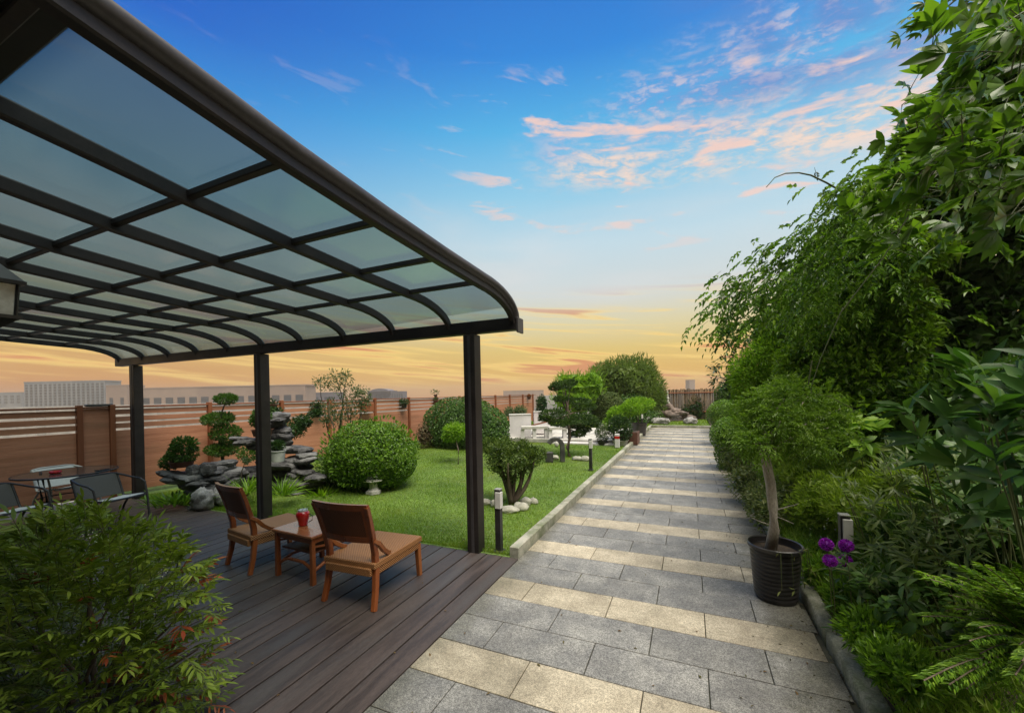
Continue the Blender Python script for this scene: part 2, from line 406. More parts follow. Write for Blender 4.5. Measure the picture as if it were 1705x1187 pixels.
def palm(lv, P0, D, L, k=5, W=0.4, spread=0.9, droop=0.25):
    "palmate clusters of k leaflets"
    P0 = np.asarray(P0, float); D = nrm(np.asarray(D, float)); n = len(P0)
    s = nrm(np.cross(D, rdir(n))); nn = nrm(np.cross(s, D)); nn = nn * np.sign(nn[:, 2:3] + 1e-6)
    s = nrm(np.cross(D, nn))
    for j in range(k):
        a = (j - (k - 1) / 2) * spread * 2 / (k - 1 or 1)
        A = nrm(D * cos(a) + s * sin(a) + rdir(n) * .12 - np.array([0, 0, droop])); Ls = L * (1 - .12 * abs(j - (k - 1) / 2)) * rng.uniform(.8, 1.15, n)
        lv.add(P0, A, nn + rdir(n) * .3, Ls, Ls * W)
    return lv
def limbs(mb, base, tips, r0, r1=0.006, seg=5, wob=0.05, n=7, seed=3, rise=0.35):
    rs = random.Random(seed); b = Vector(base)
    for tp in tips:
        t_ = Vector(tp); pts = []; rr = []
        o = Vector((rs.uniform(-1, 1), rs.uniform(-1, 1), rs.uniform(-1, 1))) * wob
        for i in range(seg + 1):
            k = i / seg; p = b.lerp(t_, k); p += o * sin(pi * k) + Vector((rs.uniform(-1, 1), rs.uniform(-1, 1), 0)) * wob * .25 * (0 < i < seg)
            hk = Vector((b.x - t_.x, b.y - t_.y, 0)) * rise * sin(pi * k) * .5; pts.append(tuple(p + hk)); rr.append(r0 * (1 - k) + r1 * k)
        mb.sweep(pts, rr, n=n)
    return mb

# ================================================================== materials
M_metal = pm('dark_bronze_metal', (0.016, 0.013, 0.013), (0.03, 0.023, 0.021), 5, 0.5, 0.0006, 40, fine=0.15, spec=0.5)
M_metal_edge = pm('pale_bronze_metal', (0.05, 0.046, 0.048), (0.07, 0.064, 0.066), 4, 0.5, 0.0006, 40, fine=0.12)  # lighter, greyer bronze for edge tube, gutter cap and groove strips
M_glass = glassmat('tinted_polycarbonate', (0.56, 0.70, 0.75), (0.13, 0.195, 0.215), 0.54, 0.2)
M_dark = pm('dark_plaster', (0.02, 0.021, 0.023), (0.032, 0.032, 0.034), 3, 0.8, 0.001, 60)
M_wall = pm('house_plaster', (0.10, 0.095, 0.09), (0.14, 0.13, 0.12), 2, 0.85, 0.002, 60)
M_granite = pm('grey_granite', (0.19, 0.186, 0.175), (0.275, 0.27, 0.25), 5, 0.5, 0.0012, 220, island=0.09, c3=(0.165, 0.16, 0.15), fine=0.0)
M_sand = pm('tan_granite', (0.40, 0.345, 0.25), (0.52, 0.46, 0.345), 5, 0.6, 0.0012, 220, island=0.1, c3=(0.33, 0.29, 0.21), fine=0.0)
def speckle(m, amt, scale=260):
    g = NG(m.node_tree); p = [n for n in g.n if n.type == 'BSDF_PRINCIPLED'][0]; src = p.inputs['Base Color'].links[0].from_socket
    tc = g.add('ShaderNodeTexCoord'); vo = g.add('ShaderNodeTexVoronoi'); vo.inputs['Scale'].default_value = scale; g.link(tc.outputs['Object'], vo.inputs['Vector'])
    sx = g.add('ShaderNodeSeparateXYZ'); g.link(vo.outputs['Color'], sx.inputs[0])
    f = g.smooth(sx.outputs[0], 0.1, 0.9, 1 - amt, 1 + amt)
    n = g.noise(tc.outputs['Object'], 38, 3, 0.7); f2 = g.smooth(n, 0.3, 0.7, 1 - amt * .45, 1 + amt * .45)
    # grime patches of the stone itself
    n3 = g.noise(tc.outputs['Object'], 1.7, 6, 0.7); f3 = g.smooth(n3, 0.40, 0.68, 1.03, 0.84)
    so_ = g.add('ShaderNodeSeparateXYZ'); g.link(tc.outputs['Object'], so_.inputs[0])
    n4 = g.noise(tc.outputs['Object'], 4.5, 6, 0.75)
    dirt = g.math('ADD', g.smooth(g.math('ADD', so_.outputs[0], g.math('MULTIPLY', n4, 0.9)), 0.72, 1.2), g.smooth(g.math('ADD', so_.outputs[0], g.math('MULTIPLY', n4, -0.5)), -1.62, -1.84, 0, .7), clamp=True)
    src = g.mix(g.math('MULTIPLY', dirt, 0.72), src, (0.085, 0.082, 0.05, 1))
    f = g.math('MULTIPLY', g.math('MULTIPLY', f, f2), f3)
    g.link(g.mix(1.0, src, g.comb(f, f, f), 'MULTIPLY'), p.inputs['Base Color'])
speckle(M_granite, 0.42, 230); speckle(M_sand, 0.30, 230)
M_joint = pm('dark_joint', (0.035, 0.035, 0.028), (0.07, 0.075, 0.045), 9, 0.95)
M_kerb = pm('kerb_stone', (0.24, 0.25, 0.19), (0.40, 0.39, 0.32), 6, 0.8, 0.003, 40, c3=(0.13, 0.15, 0.075), island=0.1, fine=0.12)
M_kerbm = pm('mossy_kerb_stone', (0.17, 0.18, 0.12), (0.32, 0.32, 0.26), 7, 0.9, 0.012, 22, c3=(0.07, 0.10, 0.035), fine=0.25)
M_deck = pm('deck_board', (0.052, 0.040, 0.036), (0.088, 0.067, 0.060), 3, 0.5, 0.0012, 18, stretch=(6, 0.6, 1), island=0.16, c3=(0.080, 0.070, 0.066), fine=0.18, spec=0.4)
M_soil = pm('soil', (0.035, 0.024, 0.016), (0.075, 0.055, 0.035), 9, 0.95, 0.02, 30, fine=0.4)
M_turf = pm('turf', (0.07, 0.13, 0.018), (0.12, 0.20, 0.03), 1.3, 0.95, 0.01, 60, c3=(0.12, 0.16, 0.05), fine=0.35)
M_fence = pm('fence_board', (0.40, 0.17, 0.095), (0.50, 0.23, 0.135), 2.2, 0.6, 0.0015, 20, stretch=(1, 0.35, 9), c3=(0.34, 0.16, 0.09), fine=0.12)
M_fence_d = pm('fence_post_wood', (0.19, 0.058, 0.022), (0.27, 0.09, 0.035), 3, 0.6, 0.001, 20, stretch=(1, 1, 0.3))
M_white = pm('white_render', (0.62, 0.60, 0.60), (0.74, 0.72, 0.72), 2, 0.8, 0.002, 30, c3=(0.5, 0.48, 0.46))
M_stone_pale = pm('pale_stone', (0.42, 0.41, 0.38), (0.56, 0.55, 0.50), 4, 0.85, 0.004, 30, c3=(0.28, 0.28, 0.24), fine=0.15)

# ================================================================== ground and city floor
g0 = MB().box((0, 900, -16.5), (5000, 5000, 1)); struct('ground', g0, pm('city_ground', (0.07, 0.075, 0.07), (0.13, 0.12, 0.11), 0.01, 0.9))
# roof slab the garden lies on
struct('terrace_slab', MB().box((-1.0, 11.5, -0.42), (24, 31, 0.5)), pm('slab_concrete', (0.2, 0.19, 0.18), (0.28, 0.27, 0.25), 1, 0.9))

# ================================================================== stone path
PX0, PX1 = -1.60, 0.76; ROW = 0.3267; Y0 = 1.98 - 12 * ROW; YE = 19.1
path = MB(); k = 0; y = Y0; rs = random.Random(3)
path.box(((PX0 + PX1) / 2 + .04, (Y0 + YE) / 2, -0.06), (PX1 - PX0 + .08, YE - Y0, 0.09), mi=2)
while y < YE - 0.05:
    tan_ = (k - 12) % 3 == 0
    off = 0.0 if (k - 12) % 2 == 0 else 0.333
    x = PX0 + off - (0.667 if off else 0)
    while x < PX1 - 0.01:
        a, b = max(x, PX0) + 0.003, min(x + 0.667, PX1) - 0.003
        if b - a > 0.03:
            dz = rs.uniform(-0.0012, 0.0012)
            path.box(((a + b) / 2, y + ROW / 2, -0.0105 + dz), (b - a, ROW - 0.006, 0.021), mi=1 if tan_ else 0, bev=0.0022)
        x += 0.667
    y += ROW; k += 1
struct('path', path, [M_granite, M_sand, M_joint])
kb = MB()
for i in range(17):
    y0 = 3.72 + i * 0.93
    kb.box((-1.655 + rs.uniform(-.004, .004), y0 + 0.4625, 0.028 + rs.uniform(-.004, .004)), (0.10, 0.921, 0.15), rz=rs.uniform(-.004, .004), bev=0.008)
struct('kerb', kb, M_kerb)
kb = MB()
for i in range(4):
    kb.box((-1.3 + i * 0.67, 19.17, 0.028), (0.66, 0.12, 0.16), bev=0.008)
struct('kerb_end', kb, M_kerb)
kr = MB()   # worn mossy kerb on the planted side
for i in range(27):
    yy = -1.4 + i * 0.76; p5 = [(0.822 + rs.uniform(-.006, .006), yy + 0.75 * j / 6, 0.025 + rs.uniform(-.006, .008)) for j in range(7)]
    kr.sweep(p5, [0.105 + rs.uniform(-.012, .008) for j in range(7)], [0.13 + rs.uniform(-.015, .01) for j in range(7)])
tag(kr.build('kerb_planted', M_kerbm, smooth='all'), kind='structure')

# ================================================================== timber deck
dk = MB(); x = -1.602; i = 0
while x > -9.4:
    j = -2.0; seam = rs.uniform(0.2, 2.2)
    for (a, b) in ((-1.6, 3.70 + rs.uniform(-.004, .004)),):
        dk.box((x - 0.0875, (a + b) / 2, -0.011), (0.1665, b - a, 0.026), bev=0.003)
    x -= 0.1805; i += 1
dk.box((-5.6, 1.05, -0.06), (8.0, 5.3, 0.05), mi=1)
struct('deck', dk, [M_deck, M_joint])

# ================================================================== lawn, beds
lw = MB().box((-5.75, 13.9, -0.063), (8.1, 20.4, 0.13)); struct('lawn', lw, M_turf)
lw2 = MB().box((-0.35, 21.9, -0.05), (2.7, 5.3, 0.13)); struct('lawn_far', lw2, M_turf)
bd = MB().box((5.34, 10.5, -0.01), (9.0, 27.5, 0.18)); struct('soil', bd, M_soil)

def blades(name, n, xr, yr, hgt, wid, mat, dens=None, z=0.002, lean=0.45):
    "grass: density falls off with distance"
    x = rng.uniform(xr[0], xr[1], n); u = rng.random(n); y = yr[0] + (yr[1] - yr[0]) * u ** 1.7
    if dens is not None:
        k = dens(x, y); x, y = x[k], y[k]
    m = len(x); P = np.stack([x, y, np.full(m, z)], 1)
    d = rdir(m) * lean; d[:, 2] = 1; hh = hgt * rng.uniform(.5, 1.35, m) * (1 + .35 * np.sin(x * 3.1 + y * 2.3) * np.sin(y * 1.7 - x)); sc = 1 + (y - yr[0]) * .11
    lv = LV().add(P, d, rdir(m), hh * (1 + (y - yr[0]) * .012), wid * sc)
    return tag(lv.build(name, mat, kind=3), kind='stuff')
L_grass = leafmat('grass_blades', [(0.085, 0.15, 0.012), (0.15, 0.26, 0.02), (0.23, 0.34, 0.03), (0.36, 0.40, 0.09)], 0.6, 0.35, patch=0.6, pscale=1.4, spec=0.2)
def lawn_d(x, y): return (x < -1.72) & (x > -8.9) & ~((y > 12.6) & (y < 17.2) & (x < -2.05)) & (y > 3.73)
o = blades('lawn_grass', 230000, (-8.8, -1.7), (3.73, 19), 0.032, 0.0042, L_grass, lawn_d)
tag(o, 'short bright green lawn grass between the deck, the fence and the path', 'grass')
o = blades('lawn_grass', 40000, (-8.3, 0.9), (17.2, 24.5), 0.05, 0.03, L_grass, lambda x, y: ~((x > -1.72) & (y < 19.25)))
tag(o, 'distant strip of mown grass beyond the end of the stone path', 'grass')

n = 5200; x = rng.uniform(-8.8, -1.75, n); y = 3.74 + 9 * rng.random(n) ** 1.5; k = (np.sin(x * 2.3 + 1) * np.sin(y * 1.9) + rng.random(n) * .9) > .25; x, y = x[k], y[k]; n = len(x)
o = LV().add(np.stack([x, y, rng.uniform(.012, .03, n)], 1), rdir(n) * np.array([1, 1, .3]), rdir(n) * .3 + np.array([0, 0, 1.]), .024 * rng.uniform(.6, 1.5, n), .013).build('lawn_weeds', leafmat('clover', [(0.05, 0.11, 0.02), (0.10, 0.18, 0.03), (0.26, 0.30, 0.08), (0.30, 0.24, 0.10)], .6, .3, patch=.2)); tag(o, 'clover and yellowed scraps scattered through the lawn', 'weeds', kind='stuff')

# ================================================================== house behind the terrace
hs = thing('house', (-1.7, 0.3, 0), 'dark house corner with a deep flat eave over the deck', 'house')
MB().box((-6.7, -2.2, 1.4), (10.0, 5.0, 2.8)).build('wall', M_wall, hs, world=True)
MB().box((1.9, -3.0, 4.5), (7.2, 3.4, 9.0)).build('shade_wing', M_wall, hs, world=True)  # unseen wing added behind the camera to shade the near paving
MB().box((-6.80, -1.86, 2.94), (10.42, 4.92, 0.26), bev=0.01).build('eave', M_dark, hs, world=True)
MB().box((-6.5, -2.7, 5.0), (9.5, 3.9, 3.86)).build('upper_shade_wall', M_wall, hs, world=True)  # unseen upper floor, added height that shades the near ground

# ================================================================== glazed canopy
RIB = [(0.30, 2.815), (0.60, 2.775), (1.24, 2.70), (1.83, 2.655), (2.42, 2.62), (3.02, 2.595)]
def rib_path(n=9):
    p = list(RIB); # quarter ellipse down to the gutter
    for i in range(1, n + 1):
        a = pi / 2 * i / n; p.append((3.02 + 0.68 * sin(a), 2.36 + 0.235 * cos(a) - 0.0 * i))
    return p
RP = rib_path()
cn = thing('canopy', (-5.4, 3.72, 0), 'curved dark metal and tinted glass canopy over the deck', 'canopy')
XR = [-1.60 - 0.755 * i for i in range(11)]
for i, x in enumerate(XR):
    if i == 0:
        m = MB().sweep([(x, a, b) for a, b in RP], 0.088, 0.058, up=(1, 0, 0)); m.build('rib', M_metal, cn, world=True)
        m = MB().sweep([(x + 0.024, a, b + 0.048) for a, b in RP], 0.040, 0.040, n=14, up=(1, 0, 0)); m.build('edge_tube', M_metal_edge, cn, world=True, smooth=True)
    else:
        m = MB().sweep([(x, a, b) for a, b in RP], 0.075, 0.046, up=(1, 0, 0)); m.build('rib', M_metal, cn, world=True)
for (a, b) in [(0.50, 2.788), (1.24, 2.70), (1.83, 2.655), (2.42, 2.62), (3.02, 2.595)]:
    MB().sweep([(XR[0] - .03, a, b + 0.012), (XR[-1] - 0.02, a, b + 0.012)], 0.042, 0.036).build('purlin', M_metal, cn, world=True)
for i in range(10):
    m = MB(); P = [(a, b + 0.0385) for a, b in RP]; xa, xb = XR[i] - .012, XR[i + 1] + .012
    vs = []; 
    for a, b in P: vs += [(xa, a, b), (xb, a, b)]
    for a, b in P: vs += [(xa, a, b + .006), (xb, a, b + .006)]
    n = len(P); fs = []
    for j in range(n - 1):
        fs.append((2 * j, 2 * j + 2, 2 * j + 3, 2 * j + 1)); q = 2 * n
        fs.append((q + 2 * j, q + 2 * j + 1, q + 2 * j + 3, q + 2 * j + 2))
    m.add(vs, fs[::2]).build('roof_pane', M_glass, cn, world=True, smooth='all')
bm_ = MB().box((-5.41, 3.725, 2.352), (7.70, 0.11, 0.125), bev=0.006)
bm_.build('gutter', M_metal, cn, world=True)
MB().box((-1.545, 3.735, 2.335), (0.022, 0.14, 0.15), bev=0.006).build('gutter_cap', M_metal_edge, cn, world=True)
for x in (-2.10, -5.46, -8.72):
    c = MB().box((x, 3.735, 1.135), (0.135, 0.135, 2.295), bev=0.006).build('column', M_metal, cn, world=True)
    m = MB().box((x, 3.735 - .0695, 1.135), (0.03, 0.006, 2.27)); gs = m.build('groove_strip', M_metal_edge, cn, world=True); gs.parent = c

# ================================================================== fence
FA, FB = Vector((-9.22, 0.6, 0)), Vector((-8.35, 22.0, 0)); FD = (FB - FA); FL = FD.length; FD.normalize(); FZ = math.atan2(FD.y, FD.x)
fc = thing('fence', FA, 'orange brown board fence with three open slots along its top', 'fence')
def fpt(s_, z, off=0.0): return (FA.x + FD.x * s_ + FD.y * off, FA.y + FD.y * s_ - FD.x * off, z)
posts = [0.6, 2.55, 2.95, 4.45, 6.0, 7.35, 9.0, 10.55, 12.1, 13.65, 15.2, 16.75, 18.3, 19.9, 21.3]
for s_ in posts:
    MB().box(fpt(s_, 0.82, 0.02), (0.07, 0.09, 1.6), rz=FZ, bev=0.006).build('post', M_fence_d, fc, world=True)
for a, b in zip([-0.9] + posts, posts):
    if b - a < 0.5:
        MB().box(fpt((a + b) / 2, 0.8, -0.005), (b - a - .07, 0.03, 1.52), rz=FZ).build('panel', M_fence, fc, world=True); continue
    m = MB(); L_ = b - a - 0.07; c_ = (a + b) / 2; z = 0.09
    for q in range(9):
        m.box(fpt(c_, z + 0.059, -0.004), (L_, 0.024, 0.1198), rz=FZ, bev=0.003); z += 0.12
    m.box(fpt(c_, 1.245 + .005, -0.004), (L_, 0.024, 0.085), rz=FZ, bev=0.003)
    m.box(fpt(c_, 1.365, -0.004), (L_, 0.024, 0.085), rz=FZ, bev=0.003)
    m.box(fpt(c_, 1.49, -0.004), (L_, 0.024, 0.085), rz=FZ, bev=0.003)
    m.build('panel', M_fence, fc, world=True)
MB().box(fpt(FL / 2 - .2, 1.577, 0.0), (FL + 1.0, 0.085, 0.03), rz=FZ, bev=0.004).build('cap_rail', M_fence_d, fc, world=True)

# far end fence of dark bamboo
bf = thing('bamboo_fence', (-1.2, 24.6, 0), 'tall dark weathered bamboo screen at the far end of the garden', 'fence')
m = MB(); rs = random.Random(9)
for i in range(150):
    x = -5.4 + i * 0.072; m.sweep([(x, 24.6 + rs.uniform(-.015, .015), 0), (x + rs.uniform(-.01, .01), 24.6, 1.72 + rs.uniform(-.05, .03))], 0.032, n=7)
m.build('canes', pm('old_bamboo', (0.14, 0.10, 0.06), (0.24, 0.17, 0.10), 3, 0.7, island=0.35, c3=(0.09, 0.07, 0.05)), bf, world=True)
for z in (0.45, 1.5): MB().sweep([(-5.5, 24.55, z), (5.4, 24.55, z)], 0.03, n=8).build('rail', M_fence_d, bf, world=True)

# ================================================================== city
def tower(name, label, cx, cy, wd, dp, z0, z1, rz, cols, win, wallm, cat='building', bandw=0.45, group=None):
    t = thing(name, (cx, cy, z0), label, cat, group, rz)
    h = z1 - z0; wl_ = MB().box((0, 0, h / 2), (wd, dp, h)).build('wall', wallm, t)
    MB().box((0, 0, h + 0.4), (wd * 1.01, dp * 1.02, 0.8)).build('parapet', wallm, t)
    first = None
    for (za, zb) in win:
        for c in range(cols):
            w_ = wd / cols * bandw; x = -wd / 2 + wd / cols * (c + .5)
            if first is None or first[1] != (za, zb):
                o = MB().box((0, 0, 0), (w_, 0.3, (zb - za))).build('window', M_win, t); first = (o, (za, zb))
            else:
                o = first[0].copy(); COL.objects.link(o); o.parent = t
            o.location = (x, -dp / 2 - .05, (za + zb) / 2 - z0)
    return t
M_tw = pm('tower_render', (0.16, 0.18, 0.21), (0.22, 0.235, 0.26), 0.1, 0.8); M_tw2 = pm('peach_render', (0.27, 0.205, 0.18), (0.34, 0.26, 0.22), 0.05, 0.8)
M_win = pm('far_window', (0.05, 0.06, 0.085), (0.08, 0.09, 0.11), 0.3, 0.35); M_tw3 = pm('slate_render', (0.12, 0.12, 0.15), (0.16, 0.155, 0.19), 0.1, 0.8)
def city(name, label, px0, px1, pytop, t, cols, rows, wm, dp=14, **k):
    a = at(px0, pytop, t); b = at(px1, pytop, t); c = (a + b) / 2; wd = float(np.linalg.norm((b - a)[:2])) ; rz = math.atan2(b[1] - a[1], b[0] - a[0])
    dirn = np.array([-sin(rz), cos(rz)]); pm_ = (px0 + px1) / 2
    win = [(float(at(pm_, y1, t)[2]), float(at(pm_, y0, t)[2])) for (y0, y1) in rows]
    return tower(name, label, c[0] + dirn[0] * dp / 2, c[1] + dirn[1] * dp / 2, wd, dp, -16, float(c[2]), rz, cols, win, wm, **k)
RW = [(639 + 4.6 * i, 642 + 4.6 * i) for i in range(9)]
city('apartment_tower', 'pale blue grey apartment tower with close vertical window bays, left of the canopy column', 40, 174, 636, 330, 17, RW[:9], M_tw, bandw=0.5)
city('apartment_block', 'hazy grey apartment block at the left edge behind the fence', -60, 36, 655, 420, 9, [(659, 662), (664, 667), (669, 672)], M_tw, bandw=0.5)
city('office_wing', 'peach end wing with one narrow window beside the apartment tower', 176, 212, 643, 250, 2, [(662, 674)], M_tw2, dp=12, bandw=0.3)
city('office_building', 'long low peach office building with one row of square windows', 213, 508, 645, 260, 15, [(660, 673)], M_tw2, dp=14, bandw=0.62)
city('office_block', 'small mauve block behind the slender bare stemmed tree', 510, 560, 655, 300, 2, [(661, 668)], M_tw3, dp=14, bandw=0.6)
hb = city('warehouse', 'slate coloured hall with a shallow rounded roof behind the fence', 612, 651, 652, 330, 4, [(657, 664)], M_tw3, dp=18, bandw=0.15)
a = at(612, 652, 330); b = at(651, 652, 330); wd = float(np.linalg.norm((b - a)[:2])); hz_ = float(a[2] + b[2]) / 2 + 16
m = MB(); m.sweep([(0, -9, hz_ - 2.0), (0, 9, hz_ - 2.0)], wd / 2, 4.6, n=26); m.build('roof', M_tw3, hb)
city('office_slab', 'dark ribbed slab building right of the round roofed hall', 652, 671, 653, 320, 5, [(655, 666)], M_tw3, dp=12, bandw=0.4)
city('distant_block', 'faint brown block on the skyline over the far bamboo screen', 1148, 1157, 633, 600, 2, [], M_tw2, dp=14)
city('distant_block', 'low faint building just above the fence right of the big dome hedge', 838, 905, 651, 500, 8, [], M_tw2, dp=14)
M_lowb = pm('pale_city_wall', (0.30, 0.29, 0.27), (0.42, 0.40, 0.37), 0.15, 0.8)
# a strip of pale low city behind the fence slots
rs = random.Random(5)
for i in range(9):
    px = 20 + i * 100
    city('low_building', 'pale low building seen only through the open slots of the fence', px - 46, px + 40, 676 - px * .022 + 6, 170 + rs.uniform(-15, 15), 6, [], M_lowb, dp=12, group='pale low buildings behind the fence slots')

# ================================================================== furniture materials
M_wood = pm('red_brown_wood', (0.20, 0.05, 0.013), (0.32, 0.09, 0.024), 5, 0.32, 0.0006, 30, stretch=(1, 1, 0.25), fine=0.12, coat=0.35)
M_woodl = pm('honey_wood', (0.26, 0.08, 0.022), (0.36, 0.125, 0.038), 5, 0.35, 0.0006, 30, stretch=(1, 1, 0.3), fine=0.12, coat=0.3)
def weave(name, c1, c2, sc, bump=0.002):
    m, g, out = newmat(name)
    tc = g.add('ShaderNodeTexCoord'); sp = g.add('ShaderNodeSeparateXYZ'); g.link(tc.outputs['Object'], sp.inputs[0])
    X = g.math('SINE', g.math('MULTIPLY', sp.outputs[0], sc)); Y = g.math('SINE', g.math('MULTIPLY', g.math('ADD', sp.outputs[1], sp.outputs[2]), sc))
    w_ = g.math('MULTIPLY', X, Y); n = g.noise(tc.outputs['Object'], 30, 4, 0.6)
    col = g.mix(g.smooth(g.math('ADD', w_, g.math('MULTIPLY', n, 0.6)), -0.6, 1.0), tuple(c1) + (1,), tuple(c2) + (1,))
    p = g.add('ShaderNodeBsdfPrincipled'); g.link(col, p.inputs['Base Color']); p.inputs['Roughness'].default_value = 0.5
    b = g.add('ShaderNodeBump'); b.inputs['Distance'].default_value = bump; g.link(w_, b.inputs['Height']); g.link(b.outputs[0], p.inputs['Normal'])
    g.link(p.outputs[0], out.inputs[0]); return m
M_rattan = weave('woven_rattan', (0.22, 0.085, 0.028), (0.42, 0.20, 0.075), 330)
M_cane = weave('brown_cane', (0.085, 0.026, 0.012), (0.16, 0.055, 0.022), 420, 0.001)
M_textile = weave('pale_textilene', (0.50, 0.50, 0.48), (0.68, 0.68, 0.65), 900, 0.0005)
M_textile_d = weave('dark_textilene', (0.045, 0.042, 0.038), (0.085, 0.08, 0.07), 900, 0.0005)
M_frame = pm('black_frame', (0.018, 0.018, 0.02), (0.035, 0.033, 0.032), 8, 0.4)
M_frame_w = pm('silver_frame', (0.42, 0.42, 0.40), (0.55, 0.55, 0.52), 8, 0.4)

def lounge(name, loc, rz, label, lng=0.60, wd=0.50):
    t = thing(name, loc, label, 'chair', 'low rattan lounge chairs', rz)
    hw = wd / 2
    # origin: midpoint between the rear feet; +Y is forward
    for s in (-1, 1):
        pts = [(s * (hw + .0), -0.035, 0.0), (s * (hw - .01), 0.0, 0.14), (s * (hw - .02), 0.02, 0.30), (s * (hw - .02), 0.015, 0.42), (s * (hw - .012), -0.018, 0.56), (s * (hw + .0), -0.060, 0.70), (s * (hw + .012), -0.105, 0.82)]
        MB().sweep(pts, [0.04, 0.042, 0.046, 0.046, 0.042, 0.038, 0.036], [0.036, 0.04, 0.046, 0.046, 0.04, 0.036, 0.034], up=(0, 1, 0)).build('rear_leg', M_wood, t)
        MB().sweep([(s * (hw - .025), lng + .02, 0), (s * (hw - .028), lng, 0.30)], [0.04, 0.047], up=(0, 1, 0)).build('front_leg', M_woodl, t)
        MB().sweep([(s * (hw - .0), -0.02, 0.535), (s * (hw + .005), 0.03, 0.50), (s * (hw + .0), 0.09, 0.43), (s * (hw - .01), 0.15, 0.385), (s * (hw - .02), 0.20, 0.365)], [0.032, 0.036, 0.036, 0.036, 0.03], [0.03, 0.034, 0.034, 0.032, 0.02], up=(1, 0, 0)).build('side_brace', M_woodl, t)
    st_ = MB().box((0, lng / 2, 0.335), (wd + .012, lng + .05, 0.05), bev=0.007).build('seat', M_rattan, t)
    MB().box((0, -0.024, 0.288), (wd - .05, 0.03, 0.062), bev=.006).build('apron', M_rattan, t)
    MB().box((0, lng + .012, 0.288), (wd - .05, 0.03, 0.062), bev=.006).build('apron', M_rattan, t)
    for s in (-1, 1): MB().box((s * (hw - .014), lng / 2, 0.288), (0.03, lng - .04, 0.062), bev=.006).build('apron', M_rattan, t)
    # curved back: grid surface with thickness, top rail, lower rail
    def bp(u, v, dy=0.0):
        z = 0.52 + v * 0.30; y = 0.015 - (z - 0.42) ** 1.25 * 0.36 - 0.035 * (1 - u * u) + dy
        return (u * (hw - .0 + .02 * v), y, z)
    nu, nv = 12, 8
    def panel(u0, u1, v0, v1, th, mat, nm):
        m = MB(); vs = []
        for dy in (-th / 2, th / 2):
            for j in range(nv + 1):
                for i in range(nu + 1): vs.append(bp(u0 + (u1 - u0) * i / nu, v0 + (v1 - v0) * j / nv, dy))
        q = (nu + 1) * (nv + 1); fs = []
        for j in range(nv):
            for i in range(nu):
                a = j * (nu + 1) + i; fs.append((a, a + 1, a + nu + 2, a + nu + 1)); fs.append((q + a, q + a + nu + 1, q + a + nu + 2, q + a + 1))
        for i in range(nu):
            fs.append((i, q + i, q + i + 1, i + 1)); a = nv * (nu + 1) + i; fs.append((a, a + 1, q + a + 1, q + a))
        for j in range(nv):
            a = j * (nu + 1); fs.append((a, a + nu + 1, q + a + nu + 1, q + a)); a += nu; fs.append((a, q + a, q + a + nu + 1, a + nu + 1))
        return m.add(vs, fs).build(nm, mat, t)
    panel(-0.80, 0.80, 0.14, 0.88, 0.012, M_cane, 'back_panel')
    panel(-1.0, 1.0, 0.88, 1.06, 0.028, M_wood, 'top_rail'); panel(-0.98, 0.98, -0.02, 0.14, 0.026, M_wood, 'lower_rail')
    panel(-0.98, -0.80, 0.14, 0.88, 0.022, M_wood, 'back_stile'); panel(0.80, 0.98, 0.14, 0.88, 0.022, M_wood, 'back_stile')
    return t
lounge('lounge_chair', (-2.51, 2.415, 0.002), R(3.0), 'low rattan lounge chair on the right of the small table, nearest the path', 0.60, 0.50)
lounge('lounge_chair', (-4.05, 2.53, 0.002), R(-9), 'low rattan lounge chair on the left of the small table, by the middle column', 0.56, 0.47)

# side table
tb = thing('side_table', (-3.31, 2.78, 0.002), 'small square reddish wood table between the two lounge chairs', 'table', rz=R(-3))
W2, D2 = 0.265, 0.255
MB().box((0, 0, 0.425), (0.56, 0.54, 0.028), bev=0.006).build('tabletop', pm('polished_tabletop', (0.24, 0.075, 0.025), (0.36, 0.13, 0.05), 4, 0.22, stretch=(0.4, 3, 1), coat=0.6), tb)
for s in (-1, 1):
    MB().box((s * (W2 - .02), 0, 0.385), (0.022, 0.44, 0.05), bev=.004).build('apron', M_wood, tb)
    MB().box((0, s * (D2 - .02), 0.385), (0.44, 0.022, 0.05), bev=.004).build('apron', M_wood, tb)
    for q in (-1, 1):
        MB().sweep([(s * (W2 - .02), q * (D2 - .02), 0), (s * (W2 - .02), q * (D2 - .02), 0.41)], [0.042, 0.036]).build('leg', M_wood, tb)
    MB().sweep([(s * .235, -.23, 0.11), (s * .235, -.1, 0.155), (s * .235, .1, 0.155), (s * .235, .23, 0.11)], 0.022).build('stretcher', M_wood, tb)
    MB().sweep([(-.23, s * .225, 0.125), (-.1, s * .225, 0.175), (.1, s * .225, 0.175), (.23, s * .225, 0.125)], 0.022).build('stretcher', M_wood, tb)
    MB().sweep([(s * .235, -.23, 0.33), (s * .235, 0, 0.285), (s * .235, .23, 0.33)], 0.018).build('cross_rail', M_wood, tb)
MB().box((0, 0, 0.262), (0.44, 0.42, 0.018), bev=.004).build('shelf', M_cane, tb)
